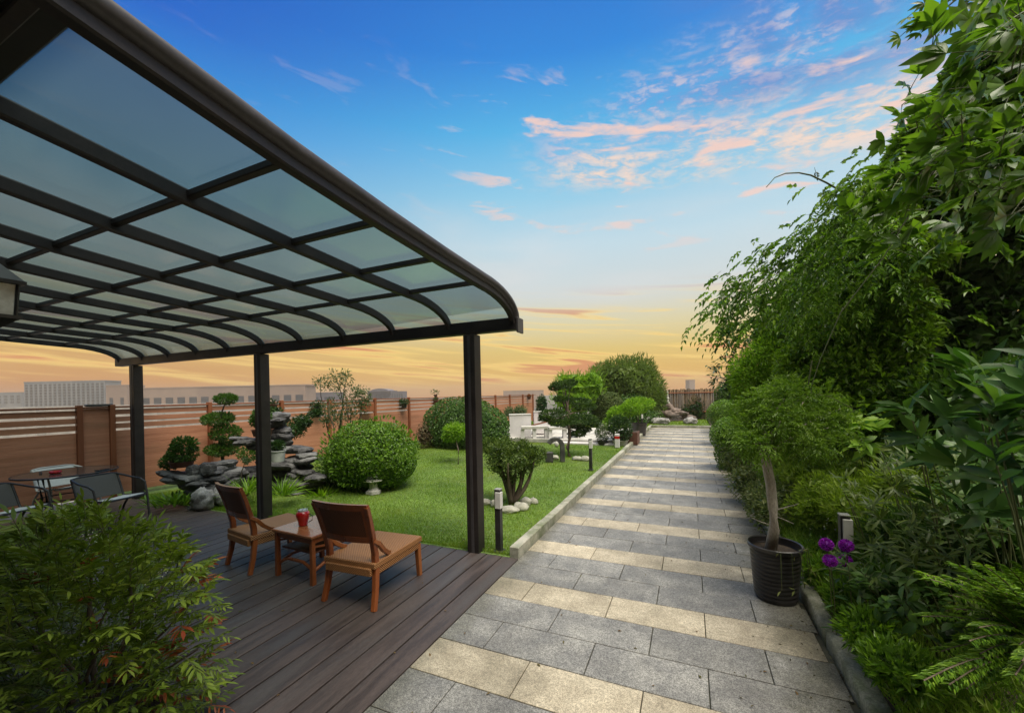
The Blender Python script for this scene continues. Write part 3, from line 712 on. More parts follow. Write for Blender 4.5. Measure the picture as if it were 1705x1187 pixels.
# red jar
M_red = pm('red_glazed_glass', (0.42, 0.004, 0.008), (0.55, 0.01, 0.012), 6, 0.12, coat=0.8)
jr = thing('candle_jar', (-3.40, 2.70, 0.443), 'shiny red glass jar with a wire collar on the small wooden table', 'jar')
MB().lathe([(0.0, 0.0), (0.034, 0.0), (0.040, 0.006), (0.044, 0.04), (0.056, 0.075), (0.062, 0.10), (0.058, 0.122), (0.044, 0.136), (0.040, 0.138), (0.040, 0.120), (0.0, 0.118)], n=32).build('bowl', M_red, jr, smooth=True)
MB().lathe([(0.041, 0.134), (0.044, 0.136), (0.043, 0.150), (0.040, 0.150)], n=32).build('collar', M_frame_w, jr, smooth=True)
m = MB()
for k in range(8):
    a = k * pi / 4; m.sweep([(0.042 * cos(a), 0.042 * sin(a), 0.148), (0.05 * cos(a), 0.05 * sin(a), 0.162), (0.044 * cos(a + .3), 0.044 * sin(a + .3), 0.168)], 0.0018, n=5)
m.build('wire_rim', M_frame, jr)
MB().sweep([(0.05, 0.02, 0.03), (0.085, 0.03, 0.05), (0.09, 0.032, 0.09), (0.055, 0.022, 0.11)], 0.004, n=8).build('handle', M_frame, jr)

# round glass table
rt = thing('round_table', (-7.95, 2.62, 0.002), 'round dark glass table with black legs at the left end of the deck', 'table')
MB().lathe([(0.0, 0.690), (0.50, 0.690), (0.505, 0.694), (0.505, 0.698), (0.5, 0.702), (0.0, 0.702)], n=56).build('tabletop', pm('smoked_glass', (0.045, 0.055, 0.05), (0.06, 0.07, 0.065), 2, 0.12, coat=0.6, bump=0.0002, bscale=60), rt, smooth=True)
MB().lathe([(0.495, 0.682), (0.514, 0.684), (0.516, 0.70), (0.506, 0.704), (0.506, 0.686)], n=56).build('rim', M_frame, rt, smooth=True)
for k in range(4):
    a = k * pi / 2 + .6; MB().sweep([(0.36 * cos(a), 0.36 * sin(a), 0.685), (0.30 * cos(a), 0.30 * sin(a), 0.35), (0.38 * cos(a), 0.38 * sin(a), 0.0)], 0.014, n=10).build('leg', M_frame, rt, smooth=True)
MB().sweep([(0.30 * cos(a), 0.30 * sin(a), 0.36) for a in [i * 2 * pi / 24 for i in range(24)]], 0.008, n=8, closed=True).build('ring', M_frame, rt, smooth=True)
ay = thing('ashtray', (-7.93, 2.50, 0.706), 'small round red ashtray on the glass table', 'ashtray')
MB().lathe([(0, 0), (0.05, 0), (0.062, 0.012), (0.064, 0.03), (0.056, 0.034), (0.05, 0.018), (0, 0.014)], n=28).build('dish', M_red, ay, smooth=True)
ph = thing('phone', (-7.62, 2.86, 0.706), 'flat black phone lying on the far side of the glass table', 'phone', rz=0.4)
MB().box((0, 0, 0.006), (0.075, 0.15, 0.010), bev=0.003).build('case', M_frame, ph)
MB().box((0, 0, 0.012), (0.068, 0.14, 0.002)).build('screen', pm('black_glass', (0.01, 0.01, 0.012), None, 2, 0.08), ph)
fk = thing('fork', (-8.27, 2.46, 0.706), 'thin dark tongs lying beside the red ashtray', 'tongs', rz=-0.25)
MB().sweep([(0, 0, 0.008), (0.12, 0.01, 0.012), (0.22, 0.0, 0.008)], 0.006, n=6).build('arm', M_frame, fk); MB().sweep([(0, 0, 0.008), (0.12, -0.012, 0.012), (0.22, -0.006, 0.008)], 0.006, n=6).build('arm', M_frame, fk)

def patio(name, loc, rz, label, fab, fr, backm):
    t = thing(name, loc, label, 'chair', 'metal and mesh patio chairs round the glass table', rz)
    # origin under seat centre, +Y forward
    m = MB(); ns = 9; 
    def curve(u):      # side profile of the sling: seat then back
        if u < .52: k = u / .52; return (0.24 - 0.44 * k, 0.43 - 0.03 * k + 0.012 * cos(k * pi))
        k = (u - .52) / .48; return (-0.20 - 0.12 * k ** 1.1, 0.40 + 0.285 * k)
    pr = [curve(i / 20) for i in range(21)]; w_ = 0.235
    def sling(a, b, mat, nm):
        q = MB(); vs = []; n = b - a + 1
        for dz in (0, .006):
            for i in range(a, b + 1):
                for u in (-1, -.5, 0, .5, 1):
                    sag = 0.012 * (1 - u * u); vs.append((u * w_, pr[i][0] + (sag if i > 10 else 0) * -1, pr[i][1] - (sag if i <= 10 else 0) + dz))
        fs = []; Q = n * 5
        for i in range(n - 1):
            for j in range(4): fs.append((i * 5 + j, i * 5 + j + 1, i * 5 + j + 6, i * 5 + j + 5)); fs.append((Q + i * 5 + j, Q + i * 5 + j + 5, Q + i * 5 + j + 6, Q + i * 5 + j + 1))
        q.add(vs, fs).build(nm, mat, t, smooth='all')
    sling(0, 10, fab, 'seat'); sling(11, 20, backm, 'backrest')
    for s in (-1, 1):
        MB().sweep([(s * w_, y, z) for y, z in pr], 0.013, n=8).build('side_rail', fr, t, smooth=True)
        MB().sweep([(s * (w_ + .03), 0.27, 0.0), (s * (w_ + .03), 0.22, 0.42), (s * (w_ + .035), 0.17, 0.585), (s * (w_ + .035), 0.08, 0.622), (s * (w_ + .03), -0.12, 0.645), (s * (w_ + .012), -0.25, 0.67), (s * (w_ - .005), -0.315, 0.684)], 0.0125, n=8).build('arm', fr, t, smooth=True)
        MB().sweep([(s * (w_ + .02), -0.34, 0.0), (s * (w_ + .02), -0.22, 0.26), (s * (w_ + .015), -0.10, 0.395), (s * (w_ + .01), 0.18, 0.405)], 0.0125, n=8).build('rear_leg', fr, t, smooth=True)
    MB().sweep([(-w_, pr[-1][0], pr[-1][1]), (-w_ * .6, pr[-1][0] - .03, pr[-1][1] + .015), (w_ * .6, pr[-1][0] - .03, pr[-1][1] + .015), (w_, pr[-1][0], pr[-1][1])], 0.013, n=8).build('top_rail', fr, t, smooth=True)
    MB().sweep([(-w_, 0.24, 0.425), (w_, 0.24, 0.425)], 0.012, n=8).build('front_rail', fr, t, smooth=True)
    return t
patio('patio_chair', (-6.86, 2.66, 0.002), R(-83), 'black framed mesh chair with its back to the camera, right of the glass table', M_textile, M_frame, M_textile_d)
patio('patio_chair', (-8.52, 2.80, 0.002), R(-84), 'pale framed mesh chair behind the glass table, against the fence', M_textile, M_frame_w, M_textile)
patio('patio_chair', (-7.30, 1.90, 0.002), R(-74), 'dark armed mesh chair cut off by the left edge, nearest the leafy bush', M_textile, M_frame, M_textile_d)

# wall lantern (hangs on an arm from the house wall)
wl = thing('wall_lantern', (-3.75, 0.91, 2.10), 'old black wall lantern with frosted panes hanging at the left edge', 'lamp')
lx, ly = -3.75, 0.91
def frus(z0, z1, a, b, m): 
    vs = [(lx + s * a, ly + q * a, z0) for s, q in ((-1, -1), (1, -1), (1, 1), (-1, 1))] + [(lx + s * b, ly + q * b, z1) for s, q in ((-1, -1), (1, -1), (1, 1), (-1, 1))]
    return m.add(vs, [(0, 3, 2, 1), (4, 5, 6, 7), (0, 1, 5, 4), (1, 2, 6, 5), (2, 3, 7, 6), (3, 0, 4, 7)])
frus(2.385, 2.51, 0.125, 0.03, MB()).build('cap', M_frame, wl, world=True)
frus(2.365, 2.385, 0.13, 0.13, MB()).build('cap_rim', M_frame, wl, world=True)
frus(2.16, 2.18, 0.115, 0.115, MB()).build('base_rim', M_frame, wl, world=True)
frus(2.10, 2.16, 0.04, 0.105, MB()).build('base', M_frame, wl, world=True)
frus(2.182, 2.363, 0.088, 0.098, MB()).build('pane', pm('frosted_lamp_glass', (0.5, 0.5, 0.46), (0.75, 0.75, 0.7), 12, 0.25, spec=0.6), wl, world=True)
for s in (-1, 1):
    for q in (-1, 1): MB().sweep([(lx + s * .093, ly + q * .093, 2.18), (lx + s * .103, ly + q * .103, 2.367)], 0.014).build('corner_bar', M_frame, wl, world=True)
MB().sweep([(lx, ly, 2.50), (lx, ly, 2.56), (lx - .02, ly - .12, 2.60), (lx - .05, ly - .40, 2.52), (lx - .06, ly - .63, 2.42)], 0.012, n=8).build('arm', M_frame, wl, world=True)

# bollard lights
M_opal = pm('opal_plastic', (0.60, 0.60, 0.56), (0.7, 0.7, 0.66), 5, 0.3); M_cap = pm('grey_cap', (0.3, 0.3, 0.28), None, 5, 0.5)
def bollard(loc, label, h=0.65):
    t = thing('bollard_light', loc, label, 'bollard light', 'square bollard lights along the path')
    MB().box((0, 0, 0.01), (0.10, 0.10, 0.014), bev=.003).build('base_plate', M_frame, t)
    MB().box((0, 0, h / 2), (0.062, 0.062, h), bev=.003).build('post', M_frame, t)
    MB().box((0.012, -0.012, h - 0.105), (0.062, 0.062, 0.17), bev=.003).build('diffuser', M_opal, t)
    MB().box((0, 0, h + 0.006), (0.068, 0.068, 0.012), bev=.003).build('cap', M_cap, t)
    return t
bollard((-1.86, 3.80, 0.0), 'black bollard light with a pale top at the corner of the deck')
bollard((-1.93, 8.40, 0.015), 'black bollard light beside the cloud pruned pine')
bollard((-1.86, 12.9, 0.015), 'thin black bollard light beside the dark pots')
bollard((-1.90, 18.2, 0.015), 'tiny bollard light at the far end of the path')
bollard((1.07, 3.86, 0.06), 'black bollard light half hidden in the weeds by the purple flowers', 0.60)

# stone lantern on the lawn
ln = thing('stone_lantern', (-4.95, 5.30, 0.015), 'small pale stone lantern standing before the round clipped bush', 'lantern')
MB().lathe([(0.0, 0), (0.13, 0), (0.13, 0.05), (0.10, 0.06), (0.095, 0.07)], n=6).build('base', M_stone_pale, ln)
MB().lathe([(0.095, 0.07), (0.075, 0.10), (0.07, 0.16), (0.085, 0.21), (0.0, 0.21)], n=6).build('fire_box', M_stone_pale, ln)
MB().lathe([(0.0, 0.212), (0.17, 0.212), (0.185, 0.225), (0.17, 0.25), (0.08, 0.275), (0.03, 0.285), (0.0, 0.285)], n=6).build('roof', M_stone_pale, ln)
MB().lathe([(0.0, 0.283), (0.032, 0.285), (0.036, 0.30), (0.022, 0.315), (0.026, 0.335), (0.012, 0.36), (0, 0.365)], n=12).build('finial', M_stone_pale, ln, smooth=True)

# dark carved stone on the lawn (upright disc with a block in front)
M_dstone = pm('dark_carved_stone', (0.03, 0.03, 0.03), (0.06, 0.06, 0.055), 7, 0.6, 0.003, 30, c3=(0.12, 0.12, 0.11))
c0 = at(925, 772, 9.6); sc_ = thing('stone_ornament', (float(c0[0]), float(c0[1]), 0.015), 'dark arched stone ornament on the lawn beside the cloud pruned pine', 'stone ornament', rz=R(24))
ar = [(0.17 * cos(a), 0.0, 0.36 + 0.17 * sin(a)) for a in [pi * i / 14 for i in range(15)]]
MB().sweep([(0.17, 0, 0)] + ar[:13], 0.11, 0.10, up=(0, 1, 0)).build('arch', M_dstone, sc_)
MB().box((-0.15, -0.02, 0.12), (0.18, 0.16, 0.24), bev=.012).build('block', M_dstone, sc_)
MB().blob((0.03, -0.05, 0.42), (0.05, 0.04, 0.07), 4, 0.1).build('carving', M_stone_pale, sc_, smooth='all')

# white terrace with low walls and benches
ts = MB().box((-5.2, 14.9, 0.07), (6.2, 4.4, 0.13), bev=.01); struct('terrace', ts, M_stone_pale)
def wbox(name, label, px0, px1, pyt, pyb, t, d, mat=M_white, cat='wall', z0=0.13):
    a = at(px0, pyt, t); b = at(px1, pyt, t); c = (a + b) / 2; wd = float(np.linalg.norm((b - a)[:2])); rz = math.atan2(b[1] - a[1], b[0] - a[0])
    zt = float(c[2]); o = thing(name, (float(c[0]), float(c[1]), z0), label, cat, rz=rz)
    MB().box((0, d / 2, (zt - z0) / 2), (wd, d, zt - z0), bev=.01).build('body', mat, o); MB().box((0, d / 2, zt - z0 + .012), (wd + .03, d + .03, 0.024), bev=.004).build('coping', M_stone_pale, o)
    return o
wbox('low_wall', 'white rendered wall block right of the big dome hedge', 848, 884, 691, 728, 14.2, 0.5)
wbox('low_wall', 'second white wall block behind the stone bench', 889, 916, 686, 722, 15.6, 0.4)
wbox('white_planter', 'white cube planter between the pine and the potted bushes', 997, 1023, 706, 727, 14.4, 0.4, cat='planter')
def bench(px0, px1, py, t, label):
    a = at(px0, py, t); b = at(px1, py, t); c = (a + b) / 2; wd = float(np.linalg.norm((b - a)[:2])); rz = math.atan2(b[1] - a[1], b[0] - a[0]); z = float(c[2]) - .13
    o = thing('stone_bench', (float(c[0]), float(c[1]), 0.13), label, 'bench', rz=rz)
    MB().box((0, 0.2, z), (wd, 0.42, 0.09), bev=.01).build('seat', M_stone_pale, o)
    for k in (-.45, 0.0, .45): MB().box((k * wd, 0.2, (z - .045) / 2), (0.12, 0.34, z - .045)).build('leg', M_white, o)
bench(868, 912, 712, 13.6, 'long pale stone bench on the white terrace behind the pine, left one')
bench(914, 968, 713, 13.4, 'pale stone bench on the white terrace hidden behind the pine trunk')
st2 = MB()
st2.box((-3.1, 12.62, 0.03), (2.2, 0.35, 0.07), bev=.01); struct('terrace_step', st2, M_white)
# ramp slab
rp = thing('sloping_slab', tuple(at(895, 712, 15)), 'brown sloping lid between the white wall blocks', 'slab')
MB().sweep([(-.5, 0, 0.02), (.7, 0, 0.30)], 0.6, 0.05, up=(0, 0, 1)).build('board', M_fence_d, rp)

# ================================================================== plant materials
L_bright = leafmat('clipped_bright_leaf', [(0.035, 0.08, 0.010), (0.075, 0.165, 0.014), (0.14, 0.27, 0.02), (0.24, 0.39, 0.04)], 0.38, 0.3, patch=0.3, pscale=5)
L_mid = leafmat('mid_green_leaf', [(0.025, 0.06, 0.012), (0.045, 0.11, 0.018), (0.075, 0.16, 0.025), (0.12, 0.22, 0.045)], 0.42, 0.3, patch=0.3, pscale=4)
L_darkg = leafmat('dark_green_leaf', [(0.012, 0.035, 0.010), (0.022, 0.06, 0.016), (0.04, 0.09, 0.022), (0.07, 0.13, 0.035)], 0.4, 0.25, patch=0.3, pscale=4)
L_lime = leafmat('lime_leaf', [(0.09, 0.18, 0.012), (0.15, 0.30, 0.018), (0.24, 0.42, 0.03), (0.32, 0.46, 0.05)], 0.45, 0.4, patch=0.3, pscale=4)
L_olive = leafmat('olive_green_leaf', [(0.03, 0.06, 0.012), (0.06, 0.11, 0.02), (0.11, 0.17, 0.03), (0.19, 0.25, 0.06)], 0.42, 0.3, patch=0.3, pscale=6)
L_feather = leafmat('feathery_leaf', [(0.07, 0.12, 0.03), (0.12, 0.19, 0.045), (0.18, 0.26, 0.065), (0.26, 0.33, 0.10)], 0.5, 0.35, patch=0.5, pscale=1.2)
L_pale = leafmat('pale_grey_leaf', [(0.05, 0.09, 0.04), (0.09, 0.14, 0.06), (0.14, 0.19, 0.09), (0.18, 0.21, 0.12)], 0.5, 0.3, patch=0.2)
L_pine = leafmat('pine_needle', [(0.016, 0.042, 0.012), (0.03, 0.07, 0.016), (0.06, 0.12, 0.02), (0.13, 0.21, 0.03)], 0.5, 0.2, patch=0.55, pscale=3.5)
L_vine = leafmat('vine_leaf', [(0.03, 0.075, 0.010), (0.065, 0.15, 0.014), (0.12, 0.24, 0.020), (0.20, 0.35, 0.03), (0.28, 0.42, 0.05)], 0.34, 0.38, patch=0.35, pscale=1.6)
L_vinebig = leafmat('broad_vine_leaf', [(0.045, 0.10, 0.010), (0.08, 0.17, 0.016), (0.13, 0.25, 0.022), (0.20, 0.34, 0.04)], 0.33, 0.42, patch=0.35, pscale=3)
L_nand = leafmat('nandina_leaf', [(0.06, 0.10, 0.014), (0.12, 0.19, 0.022), (0.20, 0.28, 0.035), (0.30, 0.37, 0.07)], 0.4, 0.3, patch=0.45, pscale=3)
L_red = leafmat('russet_leaf', [(0.12, 0.03, 0.012), (0.25, 0.05, 0.02), (0.34, 0.10, 0.03), (0.20, 0.12, 0.04)], 0.45, 0.3, patch=0.2)
L_jun = leafmat('juniper_leaf', [(0.06, 0.13, 0.010), (0.11, 0.23, 0.014), (0.19, 0.34, 0.02), (0.30, 0.44, 0.04)], 0.5, 0.25, patch=0.35, pscale=5)
L_gloss = leafmat('glossy_long_leaf', [(0.02, 0.06, 0.012), (0.035, 0.10, 0.016), (0.06, 0.15, 0.025), (0.12, 0.22, 0.04)], 0.42, 0.3, patch=0.3, pscale=3, spec=0.35)
L_dry = leafmat('dry_weed', [(0.12, 0.16, 0.04), (0.22, 0.26, 0.08), (0.32, 0.32, 0.14)], 0.7, 0.3, patch=0.3)
M_bark = pm('bark', (0.07, 0.05, 0.035), (0.15, 0.115, 0.085), 9, 0.85, 0.006, 30, stretch=(1, 1, 0.3), fine=0.2)
M_barkp = pm('pale_bark', (0.33, 0.29, 0.23), (0.50, 0.45, 0.37), 8, 0.85, 0.006, 26, stretch=(1, 1, 0.35), c3=(0.22, 0.20, 0.14), fine=0.2)
M_twig = pm('green_twig', (0.06, 0.09, 0.025), (0.11, 0.12, 0.04), 9, 0.7)
M_rock = pm('slate_rock', (0.018, 0.018, 0.019), (0.10, 0.10, 0.10), 7, 0.75, 0.04, 14, stretch=(1, 1, 2.6), c3=(0.20, 0.205, 0.20), fine=0.3)
M_rockp = pm('pale_rock', (0.16, 0.155, 0.15), (0.40, 0.39, 0.37), 7, 0.8, 0.02, 12, c3=(0.07, 0.07, 0.07), fine=0.25)
M_rockb = pm('brown_rock', (0.10, 0.075, 0.06), (0.26, 0.20, 0.17), 5, 0.8, 0.03, 10, c3=(0.06, 0.055, 0.05), fine=0.2)
M_stonew = pm('river_stone', (0.30, 0.30, 0.24), (0.46, 0.45, 0.38), 9, 0.8, 0.006, 20, c3=(0.22, 0.24, 0.16), fine=0.15)
M_pot = pm('black_pot', (0.018, 0.017, 0.017), (0.035, 0.032, 0.032), 6, 0.35, 0.0008, 20)
M_terra = pm('brown_pot', (0.075, 0.028, 0.016), (0.12, 0.05, 0.03), 7, 0.6, 0.001, 20)
M_potw = pm('pale_glazed_pot', (0.35, 0.38, 0.36), (0.5, 0.53, 0.5), 5, 0.4)

def V3(a): return (float(a[0]), float(a[1]), float(a[2]))
def gpt(px, py, z=0.02):
    d = at(px, py, 1.0) - np.array([0, 0, H]); t = (z - H) / d[2]; return np.array([0, 0, H]) + d * t
def plant(name, base, label, cat, blobs, n, L, W, mat, trunk=None, style='face', leafkind=0, part='crown', group=None, tmat=None, **kw):
    t = thing(name, V3(base), label, cat, group)
    lv = LV(); core = kw.pop('core', 0.22); shoots = kw.pop('shoots', None)
    foliage(lv, blobs, n, L, W, style=style, **kw)
    if core:   # denser old leaves deep inside the crown
        foliage(lv, [(b[0], np.array(b[1] if hasattr(b[1], '__len__') else (b[1],) * 3) * .70) for b in blobs], int(n * core), L * 2.0, max(W, .5), style='face', depth=.3, amp=.08, rand=.5, inside=.5)
    if shoots:
        foliage(lv, [(shoots[0], shoots[1])], shoots[2], L * 1.5, W * .7, style='tuft', depth=.03, amp=.12, up=.8, rand=.5)
    lv.build(part, mat, t, kind=leafkind)
    if trunk: trunk.build('trunk', tmat or M_bark, t, world=True, smooth='all')
    return t

# ------------------------------------------------------------------ round clipped bush, left of lawn
b0 = gpt(625, 812); C = at(620, 757, 7.35)
tr = MB(); limbs(tr, (C[0], C[1], 0.0), [C + np.array(v) for v in [(-.45, .1, -.2), (.42, -.15, -.25), (.1, .35, 0), (-.1, -.3, .1), (.55, .1, -.1), (0, 0, .3)]], 0.035, 0.008, seed=4)
plant('round_bush', (C[0], C[1], 0), 'big round clipped bright green bush behind the stone lantern', 'bush',
      [(C + np.array([0, 0, .03]), (0.82, 0.80, 0.60)), (C + np.array([-.2, -.1, -.13]), (0.62, 0.6, 0.48)), (C + np.array([.2, .05, -.12]), (0.62, 0.6, 0.48))], 36000, 0.046, 0.6, L_bright, tr, depth=0.28, amp=0.10, f=5, up=0.25, rand=0.6, gap=-0.8, inside=0.9, shoots=(C + np.array([0, 0, .04]), (.85, .83, .63), 900))
# looser plants at its foot and side
C2 = at(560, 780, 7.6)
plant('leafy_shrub', (C2[0], C2[1], 0), 'loose greyish shrub tucked against the left side of the round bush', 'shrub', [(C2, (.35, .35, .5)), (C2 + np.array([-.15, 0, -.3]), (.35, .3, .3))], 2600, 0.05, 0.35, L_mid, style='tuft', depth=0.6, amp=.2)

# ------------------------------------------------------------------ dome hedge
C = at(775, 712, 13.3)
plant('dome_hedge', (C[0], C[1], 0), 'huge dark green dome shaped hedge partly behind the near column', 'hedge',
      [((C[0], C[1], .55), (1.45, 1.3, 1.08)), ((C[0] + .55, C[1] - .2, .45), (1.1, 1.1, .9)), ((C[0] - .6, C[1] + .2, .35), (.9, .95, .95))], 34000, 0.08, 0.55, L_mid, depth=0.28, amp=0.09, f=3, up=0.2, rand=0.7, gap=-0.75, inside=.9)
# small lime standard tree in front of it
B = gpt(763, 772); C = at(757, 718, 9.87)
tr = MB(); tr.sweep([(B[0], B[1], 0), (B[0] + .01, B[1], .35), (C[0], C[1], C[2] - .1)], [0.016, .014, .012], n=7)
limbs(tr, (C[0], C[1], C[2] - .15), [C + np.array(v) for v in [(-.2, 0, .05), (.2, .1, .1), (0, -.1, .2)]], 0.010, 0.003)
plant('small_tree', (B[0], B[1], 0), 'small lime green tree with a thin bare stem in front of the dome hedge', 'tree',
      [(C, (.33, .3, .22)), (C + np.array([-.1, 0, -.12]), (.25, .25, .15))], 1500, 0.07, 0.4, L_lime, tr, style='tuft', depth=.6, amp=.2)
C = at(706, 725, 12.6)
plant('bare_shrub', (C[0], C[1], 0), 'brownish twiggy shrub between the fence and the dome hedge', 'shrub', [(C, (.25, .25, .45))], 700, 0.06, 0.3, leafmat('brown_leaf', [(0.08, 0.05, 0.03), (0.13, 0.09, 0.05), (0.10, 0.12, 0.05)], 0.6, 0.2), style='tuft', depth=.8)

# ------------------------------------------------------------------ slender bare stemmed tree behind the bush
B = at(562, 770, 8.6); t = thing('crape_tree', (B[0], B[1], 0), 'slender many stemmed tree with sparse grey green leaves behind the round bush', 'tree')
tips = [at(*p) for p in [(533, 634, 8.5), (548, 668, 8.3), (566, 622, 8.6), (578, 628, 8.8), (590, 660, 8.6), (604, 650, 8.7), (600, 672, 8.5), (585, 700, 8.5), (574, 645, 8.4)]]
tr = MB(); limbs(tr, (B[0], B[1], 0), tips, 0.026, 0.005, seg=7, wob=0.12, seed=8, rise=-.3); tr.build('trunk', M_bark, t, world=True, smooth='all')
lv = LV()
for (px, py, r, n) in [(532, 636, 14, 110), (545, 640, 12, 90), (556, 628, 12, 100), (574, 626, 15, 190), (565, 645, 14, 130), (592, 655, 16, 230), (606, 655, 14, 170), (600, 674, 16, 220), (612, 668, 9, 80), (550, 680, 18, 260), (566, 694, 20, 260), (578, 672, 15, 130), (585, 690, 14, 150), (545, 700, 14, 150)]:
    foliage(lv, [(at(px, py, 8.5), (r * 8.5 / FPX,) * 3)], n, 0.055, 0.42, style='tuft', depth=.95, amp=.3)
lv.build('crown', L_pale, t)

# ------------------------------------------------------------------ many stemmed shrub with stones on the lawn
B = gpt(852, 838, .02); t = thing('stemmed_shrub', (B[0], B[1], 0.015), 'dense little shrub on thick fanned stems ringed by pale stones, behind the nearest bollard', 'shrub')
CC = [at(*p) for p in [(835, 752, 6.0), (868, 750, 6.1), (885, 758, 6.0), (850, 742, 6.3), (828, 770, 5.9), (862, 768, 5.8), (820, 745, 6.4)]]
tr = MB(); limbs(tr, (B[0], B[1], 0), [at(*p) for p in [(829, 765, 5.9), (838, 762, 6.05), (850, 760, 6.0), (862, 765, 5.9), (874, 762, 6.1), (890, 765, 6.0), (846, 770, 5.8), (826, 750, 6.2), (868, 772, 5.9)]], 0.042, 0.014, seg=5, wob=0.05, seed=2, rise=-.25)
tr.build('trunk', M_bark, t, world=True, smooth='all')
lv = LV(); foliage(lv, [(c, (.19, .18, .14)) for c in CC], 4200, 0.045, 0.45, style='face', depth=.8, amp=.38, f=11, gap=-.35, inside=.5)
foliage(lv, [(CC[2], (.22, .2, .16)), (CC[1], (.2, .2, .16)), (CC[0], (.2, .2, .17)), (CC[6], (.2, .2, .17))], 2200, 0.05, 0.42, style='tuft', depth=.5, amp=.4, f=12, up=.7)
foliage(lv, [(at(px, py, 5.95), (.11, .11, .12)) for px, py in [(840, 782), (862, 784), (876, 778), (830, 775), (852, 790)]], 1300, .045, .42, style='tuft', depth=.8, amp=.3, up=.6)
lv.build('crown', L_olive, t)
def stone_ring(spots, group, lab, mat=M_stonew):
    for i, (px, py, r, hh) in enumerate(spots):
        p = gpt(px, py, .02); o = thing('stone', (p[0], p[1], -0.01), lab, 'stone', group)
        MB().blob((0, 0, hh * .40), (r * .92, r * .7, hh * .52), i + 3, 0.2, 18, 12).build('rock', mat, o, smooth='all')
stone_ring([(808, 838, .09, .11), (826, 842, .10, .13), (848, 850, .15, .10), (868, 846, .14, .12), (876, 838, .10, .13), (888, 836, .08, .10)], 'pale stones round the stemmed shrub', 'rounded pale stone at the foot of the many stemmed shrub')

# ------------------------------------------------------------------ cloud pruned pine
B = gpt(948, 760, .02); t = thing('pine_tree', (B[0], B[1], 0.015), 'cloud pruned dark pine with layered pads on a thin trunk', 'tree')
T = 10.6
pads = [(936, 641, 22, 11, 0), (950, 637, 13, 9, .2), (923, 646, 12, 7, .1), (960, 668, 24, 10, .3), (975, 677, 20, 11, .1), (935, 664, 15, 8, -.2), (920, 689, 24, 14, -.3), (908, 697, 13, 9, -.2), (933, 704, 22, 12, -.4), (968, 698, 28, 15, -.3), (988, 704, 13, 12, -.1), (958, 708, 16, 9, 0), (962, 722, 16, 8, -.2), (972, 716, 14, 8, -.1)]
lv = LV(); tips = []
for (px, py, rx, rz_, dt) in pads:
    c = at(px, py, T + dt); k = (T + dt) / FPX; foliage(lv, [(c, (rx * k * .98, rx * k * .75, rz_ * k * .55))], int(30 * rx + 120), 0.065, 0.34, style='tuft', depth=.5, amp=.2, f=12, up=0.7)
    tips.append(c - np.array([0, 0, rz_ * k * .5]))
lv.build('crown', L_pine, t)
tr = MB(); tr.sweep([(B[0], B[1], 0), (B[0] - .04, B[1], .25), (B[0] + .02, B[1], .5), V3(at(946, 690, T)), V3(at(941, 650, T))], [.06, .05, .045, .03, .015], n=9)
for tp in tips: limbs(tr, V3(at(947, 712 if tp[2] < .9 else 690, T)), [tp], 0.022, 0.006, seg=4, wob=.05)
tr.build('trunk', M_bark, t, world=True, smooth='all')
stone_ring([(922, 764, .13, .14), (962, 765, .16, .12), (975, 766, .14, .14)], 'pale stones round the pine', 'mossy pale stone at the foot of the cloud pruned pine')

# ------------------------------------------------------------------ far end planting
def far(name, label, px, py, rx, rz_, t, n, L, mat, W=.3, style='tuft', cat='bush', extra=(), up=.5, **k):
    blobs = []
    for (dx, dy, a, b) in ((0, 0, rx, rz_),) + tuple(extra):
        c = at(px + dx, py + dy, t); q = t / FPX; blobs.append((c, (a * q, a * q * .85, b * q)))
    c = blobs[0][0]
    return plant(name, (c[0], c[1], 0), label, cat, blobs, n, L, W, mat, style=style, up=up, **k)
c = at(1035, 660, 22.5); tr = MB(); limbs(tr, (c[0], c[1], 0), [at(*p, 22.5) for p in [(1000, 640), (1020, 610), (1045, 600), (1070, 615), (1085, 640)]], .09, .02, seed=5, wob=.2)
o = far('willow_tree', 'large feathery green tree rising above the far hedges', 1040, 640, 58, 45, 22.5, 24000, 0.28, L_feather, W=.12, cat='tree', extra=((-45, 18, 34, 34), (32, 8, 32, 34), (10, 25, 52, 28), (-20, -12, 36, 26), (22, -18, 30, 24), (50, 30, 20, 20)), depth=.8, amp=.28, f=1.8, trunk=tr, gap=-.7, core=.3)
far('bamboo', 'wispy pale bamboo clump behind the cloud pruned pine', 955, 640, 32, 22, 19, 3000, 0.26, L_lime, W=.07, cat='bamboo', extra=((-15, 5, 16, 26), (30, 0, 24, 24), (0, 25, 40, 26)), depth=.9, amp=.3, up=1.0)
far('round_hedge', 'olive green rounded clipped hedge in front of the feathery tree', 1012, 676, 27, 25, 19.5, 6500, 0.10, leafmat('olive_leaf', [(0.05, 0.09, 0.02), (0.09, 0.14, 0.03), (0.15, 0.19, 0.06)], .5, .25), W=.5, style='face', extra=((0, 14, 26, 18),), depth=.25, amp=.05)
far('hedge', 'long low hedge below the feathery tree', 960, 690, 26, 18, 20.5, 2600, 0.12, L_mid, W=.5, style='face', extra=((60, -2, 40, 20), (110, 5, 35, 16), (90, -15, 30, 20)), depth=.3, amp=.12)
far('shrub', 'dark green shrub against the far bamboo screen', 1158, 682, 16, 24, 22.5, 1500, 0.12, L_darkg, W=.4, extra=((-14, 8, 14, 15), (8, 10, 12, 14)), depth=.5, amp=.2)
far('shrub', 'small grey green shrub left of the rock mountain', 1082, 680, 14, 20, 22.8, 900, 0.12, L_pale, W=.35, extra=((-10, 8, 12, 14),), depth=.6, amp=.2)
